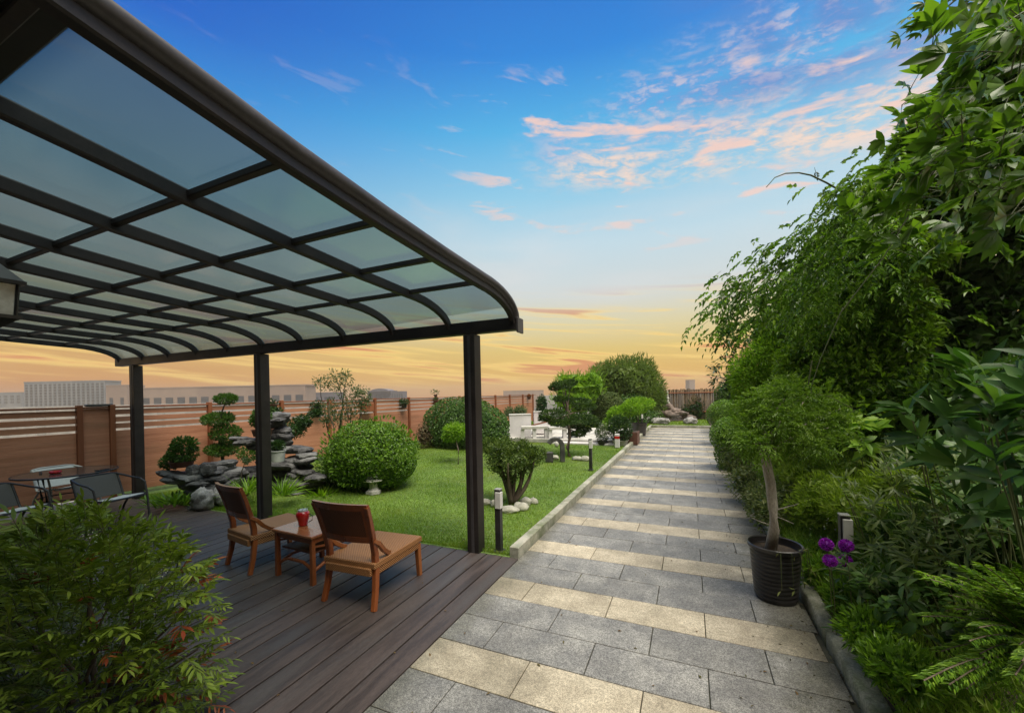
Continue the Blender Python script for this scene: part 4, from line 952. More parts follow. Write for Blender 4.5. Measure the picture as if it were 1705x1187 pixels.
far('climbing_plant', 'dark shrub at the fence corner left of the pine', 902, 672, 9, 15, 17.5, 700, 0.09, L_darkg, W=.5, extra=((-2, 14, 8, 10),), depth=.5)
far('climbing_plant', 'brownish green shrub before the far fence above the white wall block', 866, 685, 12, 10, 16.5, 600, 0.09, L_pale, W=.4, extra=((-18, 2, 10, 10),), depth=.6)
# rock mountain with little pagoda spire
rk = at(1118, 700, 21.8); t = thing('rock_mountain', (rk[0], rk[1], 0), 'stepped brown rock pile with a slim white spire at the far end of the path', 'rock')
m = MB(); q = 21.8 / FPX
for i, (dx, dy, rx, rz_) in enumerate([(0, -2, 24, 8), (-4, -10, 20, 7), (2, -16, 15, 6), (-3, -22, 9, 6), (18, -6, 18, 6), (30, -4, 12, 5), (8, -12, 22, 5)]):
    p = at(1115 + dx, 700 + dy, 21.8); m.blob(V3(p), (rx * q, rx * q * .7, rz_ * q), i, .28, 22, 12, 3)
m.build('rock', M_rockb, t, world=True, smooth='all')
p = at(1112, 676, 21.8); MB().lathe([(0.10, 0), (0.09, .15), (.12, .17), (.07, .22), (.06, .4), (.09, .42), (.045, .48), (.035, .7), (.05, .72), (.012, .85), (0, 1.0)], V3(p), 10).build('spire', M_stone_pale, t, world=True)
for i, (px, py, r, lab) in enumerate([(1085, 703, .5, 'low pale boulder just beyond the left end of the path'), (1098, 706, .45, 'flat whitish rock lying before the stepped rock pile'), (1150, 706, .3, 'small pale rock right of the stepped rock pile')]):
    p = gpt(px, py, .02); o = thing('boulder', (p[0], p[1], 0), lab, 'rock'); MB().blob((0, 0, .12), (r, r * .6, .22), i + 20, .25).build('rock', M_rockp, o, smooth='all')

# pots by the path, far
def pot_prof(r0, r1, h): return [(0, 0), (r0, 0), (r1 * .97, h * .9), (r1 * 1.05, h * .92), (r1 * 1.05, h), (r1 * .92, h), (r1 * .9, h * .88), (0, h * .86)]
def potted(px, py, r, h, label, blobs, n, L, mat, leaf=L_mid, W=.4, square=False, z=.02, t=None, group=None, name='potted_plant', style='tuft', **k):
    p = gpt(px, py, z) if t is None else at(px, py, t); zz = z if t is None else float(p[2])
    o = thing(name, (p[0], p[1], zz), label, 'potted plant', group)
    if square: MB().box((0, 0, h / 2), (2 * r, 2 * r, h), bev=.01).build('pot', mat, o); MB().box((0, 0, h - .01), (1.8 * r, 1.8 * r, .03)).build('soil', M_soil, kids(o)[0])
    else:
        MB().lathe(pot_prof(r * .8, r, h), n=26).build('pot', mat, o, smooth=True); MB().lathe([(0, h * .88), (r * .9, h * .88)], n=20).build('soil', M_soil, o)
    m = MB(); base = Vector((p[0], p[1], zz + h * .8)); tp = [np.array([p[0] + b[0] * .8, p[1] + b[1] * .8, zz + b[2]]) for b in blobs]
    limbs(m, base, tp, .012 + .01 * r, .004, wob=.02); m.build('stem', M_bark, o, world=True, smooth='all')
    foliage(LV(), [((p[0] + b[0], p[1] + b[1], zz + b[2]), b[3]) for b in blobs], n, L, W, style=style, **k).build('foliage', leaf, o)
    return o
potted(1047, 738, .30, .38, 'square dark red pot with a leaning lime green tree, on the kerb side', [(-.3, .1, .95, (.38, .35, .22)), (-.55, .1, .6, (.28, .25, .25)), (.1, .1, 1.1, (.35, .3, .2))], 2600, .09, M_terra, L_lime, square=True, depth=.6, amp=.2)
potted(1064, 724, .30, .45, 'round dark pot with a flat topped lime green tree, second from the far end', [(0, .1, 1.15, (.55, .5, .25)), (-.2, .1, 1.0, (.5, .4, .25))], 3000, .09, M_pot, L_lime, depth=.6, amp=.12)
potted(1033, 741, .24, .16, 'bushy dark green plant in a low grey pot on the terrace edge', [(0, 0, .5, (.33, .33, .42))], 1500, .08, M_stone_pale, L_darkg, depth=.6, amp=.15)
potted(1003, 740, .18, .12, 'small variegated plant in a dark pot before the white cube planter', [(0, 0, .36, (.22, .22, .28))], 900, .06, M_pot, L_pale, depth=.7)
p = gpt(1028, 745); bx = thing('striped_box', (p[0], p[1], .02), 'little white and red striped post beside the dark red pot', 'post'); MB().box((0, 0, .2), (.12, .12, .4), bev=.005).build('body', M_white, bx); MB().box((0, 0, .30), (.126, .126, .08)).build('stripe', M_red, bx)

# ------------------------------------------------------------------ rockery on the left
def strata(m, layers, seed=0, n=30):
    rs = random.Random(seed)
    for (c, rx, ry, h) in layers:
        ph = [rs.uniform(0, 6) for _ in range(5)]; tilt = (rs.uniform(-.12, .12), rs.uniform(-.12, .12)); vs = []
        for k, (s_, zz) in enumerate([(0.55, -.5), (0.86, -.38), (1.0, -.12), (1.04, .12), (0.93, .36), (0.62, .5)]):
            for j in range(n):
                a = 2 * pi * j / n; r = s_ * (1 + .16 * sin(2 * a + ph[0]) + .12 * sin(3 * a + ph[1]) + .08 * sin(5 * a + ph[2] + k * .5) + .05 * sin(9 * a + ph[3] + k) + rs.uniform(-.035, .035))
                x, y = rx * r * cos(a), ry * r * sin(a); vs.append((c[0] + x, c[1] + y, c[2] + zz * h + tilt[0] * x + tilt[1] * y + rs.uniform(-.006, .006)))
        fs = [tuple(range(n - 1, -1, -1)), tuple(range(5 * n, 6 * n))]
        for k in range(5):
            for j in range(n): fs.append((k * n + j, k * n + (j + 1) % n, (k + 1) * n + (j + 1) % n, (k + 1) * n + j))
        m.add(vs, fs)
    return m
def strat(specs, k=1.0):
    out = []
    for (px, py, t, rx, h) in specs: out.append((V3(at(px, py, t)), rx * t / FPX, rx * t / FPX * .75, h * t / FPX * 1.5))
    return out
p = gpt(345, 845); t = thing('scholar_rock', (p[0], p[1], 0), 'low overhanging dark slate rock with a flat ledge on the left of the rockery', 'rock')
strata(MB(), strat([(300, 792, 6.5, 34, 7), (318, 797, 6.5, 36, 9), (330, 806, 6.5, 34, 10), (338, 816, 6.45, 28, 10), (345, 826, 6.4, 22, 10), (352, 836, 6.4, 22, 10), (358, 780, 6.7, 34, 10), (372, 773, 6.8, 24, 9), (365, 790, 6.7, 40, 12), (375, 802, 6.7, 36, 12), (380, 814, 6.7, 34, 12), (322, 783, 6.45, 10, 12), (345, 781, 6.4, 12, 14), (338, 845, 6.3, 30, 8)]), 3).build('rock', M_rock, t, world=True, smooth=True)
for i, (px, py, tt, r, lab) in enumerate([(338, 832, 6.1, 19, 'pale pitted boulder under the overhanging slate rock'), (366, 826, 6.3, 15, 'pale round boulder behind the left lounge chair'), (392, 820, 6.5, 16, 'grey boulder partly hidden by the left lounge chair')]):
    c = at(px, py, tt); o = thing('boulder', (c[0], c[1], 0), lab, 'rock'); MB().blob((0, 0, float(c[2])), (r * tt / FPX, r * tt / FPX * .8, r * tt / FPX), i + 40, .2, 26, 18, 3).build('rock', M_rockp, o, smooth='all')
p = at(465, 820, 7.4); t = thing('scholar_rock', (p[0], p[1], 0), 'tall tower of stacked dark slate behind the middle column', 'rock')
strata(MB(), strat([(465, 693, 7.6, 17, 8), (462, 700, 7.6, 22, 8), (458, 708, 7.6, 18, 8), (466, 716, 7.6, 20, 8), (470, 726, 7.6, 22, 9), (464, 736, 7.6, 26, 9), (455, 745, 7.5, 26, 9), (418, 735, 7.3, 26, 7), (404, 731, 7.3, 18, 5), (430, 742, 7.4, 24, 7), (490, 748, 7.5, 30, 8), (510, 757, 7.4, 22, 7), (500, 765, 7.4, 30, 8), (480, 775, 7.4, 36, 9), (450, 770, 7.5, 26, 10), (440, 785, 7.5, 34, 10), (420, 790, 7.4, 24, 8), (470, 790, 7.5, 34, 10), (460, 802, 7.5, 36, 12), (455, 815, 7.5, 36, 12)]), 8).build('rock', M_rock, t, world=True, smooth=True)
p = at(510, 815, 7.1); t = thing('scholar_rock', (p[0], p[1], 0), 'heap of flat grey slates beside the round bush', 'rock')
strata(MB(), strat([(505, 786, 7.2, 24, 6), (522, 793, 7.1, 22, 6), (500, 797, 7.2, 26, 7), (528, 797, 6.9, 18, 6), (508, 806, 7.1, 28, 7), (500, 816, 7.1, 30, 8), (515, 824, 7.1, 22, 8), (492, 790, 7.2, 18, 6)]), 12).build('rock', M_rock, t, world=True, smooth=True)
# potted plants on the rocks
potted(437, 726, .17, .12, 'brown oval bonsai pot with a small leafy tree left of the middle column', [(-.12, 0, .28, (.16, .14, .14)), (0, 0, .38, (.17, .14, .14))], 1500, .05, M_terra, L_mid, t=7.15, depth=.6, amp=.2)
potted(303, 777, .17, .09, 'shallow brown pot with a bushy green plant on the left slate ledge', [(.0, 0, .22, (.24, .2, .16)), (.08, 0, .36, (.18, .17, .14)), (-.3, 0, .06, (.16, .14, .12))], 2600, .055, M_terra, L_mid, t=6.5, depth=.6, amp=.2)
potted(463, 768, .12, .19, 'pale tapered pot with dark leaves set in the tall slate tower', [(0, 0, .27, (.12, .1, .09))], 420, .06, M_potw, L_darkg, t=6.9, depth=.8)
p = at(400, 818, 6.6); 
potted(400, 826, .14, .14, 'thin stemmed sapling in a pot behind the left lounge chair', [(.0, 0, .20, (.14, .14, .07)), (.12, .05, .58, (.06, .06, .05))], 420, .05, M_terra, L_pale, t=6.5, depth=.8)
# four tier cloud tree at the fence
p = at(365, 800, 7.9); t = thing('tiered_tree', (p[0], p[1], 0), 'four tiered cloud pruned tree standing before the fence post', 'tree'); lv = LV(); T = 7.9
for (px, py, rx, rz_, n) in [(377, 664, 17, 9, 900), (362, 698, 25, 11, 1500), (375, 722, 22, 15, 1500), (370, 748, 24, 12, 1500), (415, 755, 18, 12, 700)]:
    foliage(lv, [(at(px, py, T), (rx * T / FPX, rx * T / FPX, rz_ * T / FPX))], n, .05, .42, style='tuft', depth=.6, amp=.22, f=9, up=.6)
lv.build('crown', L_mid, t)
tr = MB(); tr.sweep([(p[0], p[1], 0), V3(at(372, 770, T)), V3(at(366, 740, T)), V3(at(374, 715, T)), V3(at(368, 690, T)), V3(at(376, 668, T))], [.035, .03, .028, .022, .018, .01], n=8); tr.build('trunk', M_bark, t, world=True, smooth='all')
# trailing shrub right of the slate tower
C = at(500, 705, 8.4)
plant('trailing_shrub', (C[0], C[1], 0), 'blue green trailing shrub at the top right of the slate tower', 'shrub', [(at(505, 702, 8.4), (.26, .2, .16)), (at(492, 715, 8.3), (.22, .2, .16)), (at(455, 685, 8.5), (.16, .15, .10)), (at(526, 688, 8.6), (.2, .15, .10))], 1700, .055, .4, L_darkg, style='tuft', depth=.8, amp=.3)
# spider plants
def tuft(name, label, px, py, n, L, wd, mat, z=.04, t=None, droop=.35, r=.12):
    p = gpt(px, py, z) if t is None else at(px, py, t); o = thing(name, V3(p), label, 'plant')
    a = rng.uniform(0, 2 * pi, n); e = rng.uniform(.35, 1.4, n); A = np.stack([np.cos(a) * np.cos(e), np.sin(a) * np.cos(e), np.sin(e)], 1)
    P = np.array(p) + np.stack([np.cos(a), np.sin(a), a * 0], 1) * (rng.random(n)[:, None] * r)
    LV().add(P, A, rdir(n) * .2 + np.array([0, 0, 1]), L * rng.uniform(.6, 1.2, n), wd).build('leaves', mat, o, kind=1, droop=droop, fold=.5); return o
tuft('spider_plant', 'striped spider plant left of the middle column', 412, 822, 90, .34, .02, L_lime, t=6.3); tuft('spider_plant', 'striped spider plant right of the middle column', 470, 826, 110, .36, .02, L_lime, t=6.2)
tuft('grass_clump', 'fresh green ground plant in front of the slate rock beside the left column', 290, 838, 140, .22, .035, L_bright, t=6.15, r=.35)
tuft('grass_clump', 'light green leafy clump between the slates and the round bush', 537, 830, 120, .26, .035, L_lime, t=6.9, r=.2)

# boxes and little pots on the fence
def onfence(s_, z, off=.06): return fpt(s_, z, off)
def fence_s(px):
    d = at(px, 690, 1.0) - np.array([0, 0, H]); # intersect ray with fence line in plan
    A = np.array([[d[0], -FD.x], [d[1], -FD.y]]); r = np.linalg.solve(A, np.array([FA.x, FA.y])); return float(r[1])
for (px, z, nm, lab, kind) in [(606, 1.37, 'planter_box', 'red brown box planter hung on the fence behind the slender tree', 0), (668, 1.36, 'hanging_pot', 'dark hanging basket of trailing leaves on the fence right of the round bush', 1), (524, 1.36, 'hanging_pot', 'dark hanging basket on the fence left of the slender tree', 1),
                               (722, 1.40, 'hanging_pot', 'small brown pot on the fence beside the dome hedge', 2), (448, 1.47, 'hanging_pot', 'brown pot clipped to the fence top above the slate tower', 2), (878, 1.42, 'hanging_pot', 'red flower pot on the far stretch of fence', 3)]:
    s_ = fence_s(px); p = onfence(s_, z - .1, .13); o = thing(nm, p, lab, 'planter', rz=FZ)
    if kind == 0: MB().box((0, 0, .08), (.40, .18, .24), bev=.01).build('box', M_fence_d, o); MB().box((0, 0, .202), (.36, .14, .01)).build('soil', M_soil, o)
    else:
        MB().lathe(pot_prof(.075, .11, .17), n=20).build('pot', M_terra if kind > 1 else M_pot, o, smooth=True)
        q = np.array(p) + np.array([0, 0, .2]); foliage(LV(), [(q, (.2, .16, .13) if kind == 1 else (.12, .1, .1))], 330 if kind != 2 else 120, .055, .45, style='tuft', depth=.9).build('foliage', leafmat('red_bloom', [(.4, .05, .02), (.1, .12, .03)], .5, .3) if kind == 3 else L_darkg, o)
    MB().box((0, -.0, .12), (.03, .24, .012)).build('hook', M_frame, o)
s_ = fence_s(165); o = thing('dish', fpt(s_, 1.595, .0), 'flat black dish resting on top of the fence near the left column', 'dish', rz=FZ); MB().box((0, 0, .02), (.34, .12, .04), bev=.015).build('tray', M_frame, o)
s_ = fence_s(726); o = thing('bird_feeder', fpt(s_, 1.595, .0), 'small leafy pot standing on the fence top left of the dome hedge', 'planter'); MB().lathe(pot_prof(.05, .07, .1), n=16).build('pot', M_terra, o); foliage(LV(), [(np.array(fpt(s_, 1.78, 0)), (.2, .15, .1))], 60, .08, .3, style='tuft', depth=.9).build('foliage', L_pale, o)

# ================================================================== right hand side: clipped balls, potted tree, vine, weeds
def ball(px, py, r, t, label, n=9000, L=.045, mat=L_bright, extra=()):
    q = t / FPX; c = at(px, py, t); bl = [(c, (r * q, r * q, r * q * .85))] + [(at(px + dx, py + dy, t), (a * q, a * q, b * q)) for dx, dy, a, b in extra]
    return plant('clipped_ball', (c[0], c[1], .06), label, 'bush', bl, n, L, .55, mat, style='face', depth=.3, amp=.05, f=9, up=.25, rand=.6, group='clipped ball bushes along the path', gap=-.8, inside=.9)
ball(1208, 690, 30, 12.0, 'bright clipped ball bush, the farther one beside the path', extra=((8, 26, 22, 20),))
ball(1224, 726, 40, 8.4, 'bright clipped ball bush, the nearer one beside the path', n=13000, L=.042, extra=((4, 30, 36, 28), (-2, 55, 26, 20)))
ball(1215, 655, 24, 15.0, 'dark rounded bush farthest down the right side of the path', n=5000, L=.07, mat=L_mid, extra=((-6, 18, 20, 18), (14, 10, 26, 24)))
c = at(1275, 640, 6.4)
plant('golden_shrub', (c[0], c[1], .06), 'tall yellow green shrub behind the clipped ball bushes', 'shrub', [(at(1262, 622, 6.4), (.42, .4, .40)), (at(1290, 592, 6.2), (.36, .35, .34)), (at(1245, 640, 6.7), (.3, .3, .3)), (at(1275, 680, 6.6), (.5, .45, .6)), (at(1310, 620, 6.0), (.32, .3, .34))], 15000, .055, .35, L_lime, style='tuft', depth=.5, amp=.14, f=4, up=.3)
# dark leaved overhanging tree tip
c = at(1225, 615, 7.0); t = thing('camellia_branch', V3(at(1330, 700, 7.4)), 'dark leafy branch reaching left over the path against the orange sky', 'tree')
lv = LV(); st_ = MB(); root = at(1330, 640, 7.4)
for (px, py) in [(1178, 612), (1182, 640), (1195, 622), (1200, 595), (1208, 560), (1215, 630), (1205, 648), (1225, 590), (1232, 612), (1218, 545), (1240, 570), (1190, 632), (1222, 605), (1240, 635), (1212, 575)]:
    tip = at(px, py, 7.0 + rng.uniform(-.3, .3)); pts = [V3(root + (tip - root) * k + np.array([0, 0, .15]) * sin(pi * k)) for k in (0, .25, .5, .75, 1)]
    st_.sweep(pts, [.02, .016, .012, .008, .003], n=5, cap=False)
    for k in np.linspace(.55, 1, 12):
        P = root + (tip - root) * k + np.array([0, 0, .15]) * sin(pi * k) + rng.normal(size=3) * .045
        n = 7; lv.add(np.tile(P, (n, 1)) + rng.normal(size=(n, 3)) * .03, nrm(tip - root)[None] + rdir(n) * .9, rdir(n) * .5 + np.array([0, 0, 1.]), .085, .035)
lv.build('foliage', L_darkg, t, kind=1); st_.build('branch', M_bark, t, world=True)

# potted tree on the path
P0 = gpt(1292, 1006, 0.0); pb = (P0[0] + .02, P0[1] + .12)
t = thing('potted_tree', (pb[0], pb[1], 0.0), 'feathery green tree on a bent pale trunk in a ribbed black pot on the path', 'potted tree')
pr = [(0, 0.0), (.138, 0.0), (.143, .01)]
for k in range(11):
    z = .02 + k * .033; r = .142 + .030 * (z / .40); pr += [(r, z), (r + .007, z + .009), (r + .007, z + .019), (r + .001, z + .029)]
pr += [(.179, .395), (.190, .402), (.192, .425), (.184, .431), (.174, .425), (.170, .37), (0, .365)]
MB().lathe(pr, (pb[0], pb[1], 0), 44).build('pot', M_pot, t, world=True, smooth=True)
MB().lathe([(0, .382), (.10, .378), (.170, .372)], (pb[0], pb[1], 0), 28).build('soil', M_soil, t, world=True)
B = np.array([pb[0] - .03, pb[1], .36]); tt = 3.13
tp = [B, at(1289, 880, tt), at(1287, 845, tt), at(1283, 805, tt), at(1275, 765, tt), at(1272, 735, tt)]
tr = MB(); tr.sweep([V3(x) for x in tp], [.043, .036, .034, .035, .033, .026], n=12)
crownc = [(1266, 716, 38, 22, 0), (1300, 700, 40, 28, -.1), (1325, 700, 56, 38, .15), (1300, 670, 58, 34, .1), (1380, 712, 38, 26, .3), (1400, 680, 26, 20, .4), (1345, 660, 34, 20, .35), (1310, 648, 26, 16, .3), (1258, 740, 28, 14, -.15), (1340, 738, 50, 20, 0), (1262, 680, 24, 20, .1)]
limbs(tr, V3(at(1270, 755, tt)), [at(px, py, tt + dt) for px, py, a, b, dt in crownc], .022, .004, seed=6, wob=.05)
tr.build('trunk', M_barkp, t, world=True, smooth='all')
m = MB(); root = at(1285, 850, tt)
for k, (px, py) in enumerate([(1330, 838), (1322, 872), (1252, 862)]): limbs(m, V3(at(1288, 850 + 12 * k, tt)), [at(px, py, tt - .03)], .006, .002, seed=k)
m.build('twig', M_barkp, t, world=True)
lv = LV(); sm = MB()
for (px, py, rx, rz_, dt) in crownc:
    q = (tt + dt) / FPX; P, N = shell([(at(px, py, tt + dt), (rx * q, rx * q * .9, rz_ * q))], int(rx * 5.2), .9, .35, 8)
    fronds(lv, P, N * .5 + rdir(len(P)) * .7 + np.array([-.35, 0, .1]), .085, 3, .036, W=.34, bend=.25, ang=.9)
lv.build('crown', leafmat('maple_leaf', [(0.06, 0.13, 0.012), (0.11, 0.21, 0.02), (0.17, 0.29, 0.03), (0.25, 0.37, 0.06)], .45, .42, patch=.35, pscale=4), t)
# dry runner plants hanging from the pot
lv = LV(); m = MB()
for k in range(6):
    a = -.2 + .35 * k; pts = [(pb[0] + .15 * cos(a), pb[1] - .15 * abs(sin(a)) - .02, .41), (pb[0] + .21 * cos(a), pb[1] - .2 * abs(sin(a)), .425), (pb[0] + .225 * cos(a), pb[1] - .21 * abs(sin(a)), .30 - .03 * k)]
    m.sweep(pts, [.003, .003, .002], n=4, cap=False); pp = np.array([pts[1], pts[2], pts[2]]); lv.add(pp + rng.normal(size=(3, 3)) * .01, rdir(3) * .6 + np.array([0, 0, -.6]), rdir(3), .05, .014)
m.build('runner', M_twig, t, world=True); lv.build('runner_leaves', L_dry, t)

# ------------------------------------------------------------------ great vine over a timber arch
A0 = at(1560, 700, 4.3)
vt = thing('climbing_vine', (A0[0], A0[1], .06), 'huge leafy vine billowing over a hidden arch along the right side', 'vine')
def B_(px, py, t, rx, rz_=None):
    q = t / FPX; return (at(px, py, t), (rx * q, rx * q, (rz_ or rx) * q))
mass = [B_(1360, 560, 6.2, 90, 80), B_(1430, 480, 5.6, 110, 80), B_(1375, 650, 6.0, 60, 60), B_(1480, 400, 5.0, 100, 70), B_(1450, 620, 5.6, 110, 110), B_(1560, 330, 4.6, 120, 90), B_(1640, 230, 4.0, 130, 100), 
        B_(1420, 740, 5.4, 110, 80), B_(1560, 780, 4.4, 130, 100), B_(1700, 120, 3.7, 110, 110), B_(1390, 420, 5.3, 50, 40)]
lv = LV(); foliage(lv, mass, 74000, .092, .48, style='tuft', depth=.34, amp=.12, f=2.6, up=.1, rand=.9, gap=-.7, inside=.76)
foliage(lv, [(b[0], b[1][0] * .74) for b in mass], 9000, .26, .6, style='face', depth=.3, amp=.1, rand=.5, inside=.6)
lv.build('foliage', L_vine, vt, kind=0)
lv = LV(); deep = [B_(1600, 640, 5.0, 190, 170), B_(1720, 520, 4.6, 150, 190), B_(1620, 440, 4.9, 150, 130), B_(1500, 560, 5.4, 90, 120), B_(1720, 340, 4.4, 140, 120)]
foliage(lv, deep, 24000, .10, .5, style='tuft', depth=.4, amp=.2, f=2.2, up=.0, rand=.9); foliage(lv, [(b[0], b[1][0] * .7) for b in deep], 3500, .26, .6, style='face', depth=.3)
lv.build('inner_foliage', L_mid, vt)
# branches inside
m = MB(); limbs(m, V3(at(1620, 900, 5.6)), [b[0] for b in mass], .035, .01, seg=7, wob=.25, seed=12)
m.build('stem', M_bark, vt, world=True, smooth='all')
# near side sprays of pinnate leaves (left fringe, overhanging)
lv = LV(); sm = MB()
fr = [(1235, 500, 3.9), (1222, 530, 3.9), (1260, 470, 3.9), (1285, 450, 3.8), (1310, 425, 3.8), (1340, 400, 3.8), (1300, 490, 4.0), (1265, 520, 4.0), (1330, 460, 4.0), (1370, 370, 3.7), (1400, 345, 3.7), (1425, 320, 3.6), (1380, 420, 3.9), (1250, 495, 3.9), (1320, 520, 4.1), (1360, 480, 4.0), (1212, 545, 3.9), (1440, 300, 3.5), (1470, 290, 3.5), (1420, 400, 3.8)]
for (px, py, t_) in fr:
    n = 26; c = at(px, py, t_); P = c + rng.normal(size=(n, 3)) * np.array([.15, .15, .085]); D = np.tile(-RT * .8, (n, 1)) + rdir(n) * .7 + np.array([0, 0, .1])
    fronds(lv, P, D, .17, 4, .062, W=.42, bend=.7, stems=sm, stem_r=.0018, mb_every=2)
for (px, py, t_) in [(1350, 570, 5.4), (1400, 560, 4.9), (1460, 560, 4.4), (1440, 500, 4.3), (1500, 480, 4.0), (1420, 460, 4.2), (1480, 420, 3.9), (1350, 520, 4.5), (1390, 500, 4.4)]:
    n = 75; c = at(px, py, t_); P = c + rng.normal(size=(n, 3)) * .21; D = np.tile(-RT * .5 - FW * .4, (n, 1)) + rdir(n) * .8
    fronds(lv, P, D, .18, 4, .068, W=.36, bend=.6)
lv.build('sprays', L_vine, vt); sm.build('spray_stem', M_twig, vt, world=True)
# bright young growth facing the light
lv = LV(); young = [B_(1330, 600, 5.2, 40, 40), B_(1370, 560, 4.9, 50, 50), B_(1400, 500, 4.7, 50, 50), B_(1440, 440, 4.5, 50, 45), B_(1340, 660, 4.8, 50, 45), B_(1420, 620, 4.5, 60, 60), B_(1480, 380, 4.2, 50, 45), B_(1380, 440, 4.6, 40, 35), B_(1500, 500, 4.2, 50, 50), B_(1450, 540, 4.4, 50, 50), B_(1540, 420, 3.9, 50, 40), B_(1450, 700, 4.3, 50, 45), B_(1400, 690, 4.5, 45, 45), B_(1520, 560, 4.1, 40, 40), B_(1490, 640, 4.2, 50, 50)]
foliage(lv, young, 20000, .08, .42, style='tuft', depth=.8, amp=.35, f=5, up=.1, rand=.9)
lv.build('young_foliage', leafmat('young_vine_leaf', [(0.06, 0.13, 0.012), (0.11, 0.21, 0.018), (0.18, 0.31, 0.026), (0.27, 0.42, 0.04)], .4, .4, patch=.4, pscale=2), vt)
# broad leaves close to the camera, upper right
lv = LV(); sm = MB()
big = [(1650, 60, 1.8, 70, 9), (1690, 140, 1.9, 80, 12), (1620, 130, 2.2, 60, 9), (1560, 170, 2.5, 50, 9), (1600, 230, 2.3, 60, 11), (1670, 230, 2.1, 70, 12), (1530, 230, 2.7, 40, 8), (1660, 330, 2.1, 60, 10), (1590, 300, 2.5, 60, 10), (1700, 400, 2.0, 50, 6), (1500, 310, 2.9, 45, 10), (1560, 350, 2.8, 60, 10), (1640, 20, 2.3, 50, 7), (1700, 20, 2.0, 60, 9), (1690, 330, 2.0, 55, 8), (1480, 350, 3.1, 45, 9), (1530, 390, 3.0, 50, 7), (1620, 380, 2.6, 50, 6), (1580, 260, 2.6, 70, 12), (1700, 250, 2.2, 60, 10), (1640, 190, 2.4, 70, 12)]
for (px, py, t_, r, n) in big:
    q = t_ / FPX; c = at(px, py, t_); P = c + rng.uniform(-1, 1, (n, 3)) * r * q * np.array([1, .8, .8]); D = np.tile(-RT * .75 - FW * .25, (n, 1)) + rdir(n) * .6
    P = P * 1.0; palm(lv, P, D, rng.uniform(.12, .17), 5, .40, .95, .25)
    for i in range(n): sm.sweep([V3(P[i] - nrm(D[i]) * .22 + np.array([0, 0, .05])), V3(P[i] - nrm(D[i]) * .1 + np.array([0, 0, .03])), V3(P[i])], [.003, .0025, .0018], n=4, cap=False)
lv.build('broad_leaves', L_vinebig, vt, kind=1, droop=.22, fold=.3); sm.build('leaf_stalk', M_twig, vt, world=True)
# dark cluster at the very top
lv = LV(); sm = MB(); R0 = at(1730, -40, 2.4)
for (px, py) in [(1498, 62), (1510, 30), (1530, 55), (1550, 40), (1570, 12), (1590, 30), (1600, 5), (1560, 60), (1625, 15), (1520, 45)]:
    tip = at(px, py, 2.5); pts = [V3(R0 + (tip - R0) * k + np.array([0, 0, .12]) * sin(pi * k)) for k in (0, .3, .6, .85, 1)]; sm.sweep(pts, [.008, .006, .005, .003, .002], n=5, cap=False)
    P = np.array([R0 + (tip - R0) * k + np.array([0, 0, .12]) * sin(pi * k) for k in (.86, 1.0)]); palm(lv, P, np.tile(tip - R0, (2, 1)) + rdir(2) * .4, .085, 5, .34, 1.2, .3)
o_ = lv.build('top_leaves', L_vinebig, vt, kind=1, droop=.15); sm.build('top_stem', M_twig, vt, world=True)
# arching bare runner with tendrils and hanging stems
m = MB(); lv = LV()
def curve_px(pts, t, r, n=6, name=None):
    P = [V3(at(px, py, t)) for px, py in pts]; m.sweep(P, [r * (1 - .6 * i / (len(P) - 1)) for i in range(len(P))], n=n, cap=False)
curve_px([(1420, 330), (1400, 318), (1375, 304), (1350, 292), (1330, 288), (1308, 289), (1290, 296), (1276, 312)], 3.6, .009)
curve_px([(1357, 296), (1358, 286), (1356, 279)], 3.6, .003)
curve_px([(1535, 180), (1515, 165), (1502, 175), (1500, 190), (1518, 196)], 2.6, .005)
curve_px([(1620, 160), (1590, 230), (1550, 300), (1500, 380), (1465, 400)], 2.9, .008)
curve_px([(1630, 150), (1570, 270), (1520, 350), (1470, 430), (1400, 520), (1365, 600), (1352, 640), (1350, 655)], 3.1, .006)
curve_px([(1352, 600), (1346, 640), (1352, 655), (1380, 660), (1420, 680)], 3.3, .006)
m.build('runner', M_twig, vt, world=True)
P = np.array([at(px, py, 3.6) for px, py in [(1400, 318), (1392, 316), (1385, 312), (1376, 306), (1357, 282), (1410, 326), (1418, 330)]]); fronds(lv, P, np.tile([0, 0, -1.], (7, 1)) + rdir(7) * .4, .07, 4, .03, W=.4, bend=.1)
lv.build('runner_leaves', L_darkg, vt)

# ------------------------------------------------------------------ lower right planting
def lance_bush(name, label, spots, L, W, mat, t_every=99, droop=.3, spread=1.1, cat='shrub', k=7):
    c = at(*spots[0][:3]); t = thing(name, (c[0], c[1], .06), label, cat); lv = LV(); sm = MB()
    for (px, py, tt, r, n) in spots:
        q = tt / FPX; c = at(px, py, tt); P = c + rng.uniform(-1, 1, (n, 3)) * r * q; P[:, 2] = np.maximum(P[:, 2], .12)
        D = np.tile(-RT * .35 - FW * .3 + UP * .75, (n, 1)) + rdir(n) * .6
        for j in range(k):
            a = rng.uniform(0, 2 * pi, n); s1 = nrm(np.cross(D, rdir(n))); lv.add(P + nrm(D) * (j * .012), nrm(D) * .45 + s1 * spread * .8 - np.array([0, 0, .05]), nrm(D) + rdir(n) * .2, L * rng.uniform(.7, 1.15, n), L * W)
        for i in range(0, n, t_every if t_every < 99 else max(2, n // 4)): sm.sweep([(P[i][0] + .22, P[i][1] + .2, .06), (P[i][0] + .16, P[i][1] + .10, P[i][2] * .5), (P[i][0] + .06, P[i][1] + .03, P[i][2] * .85), V3(P[i])], [.006, .005, .004, .003], n=5, cap=False)
    lv.build('foliage', mat, t, kind=1, droop=droop, fold=.3); sm.build('stem', M_twig, t, world=True); return t
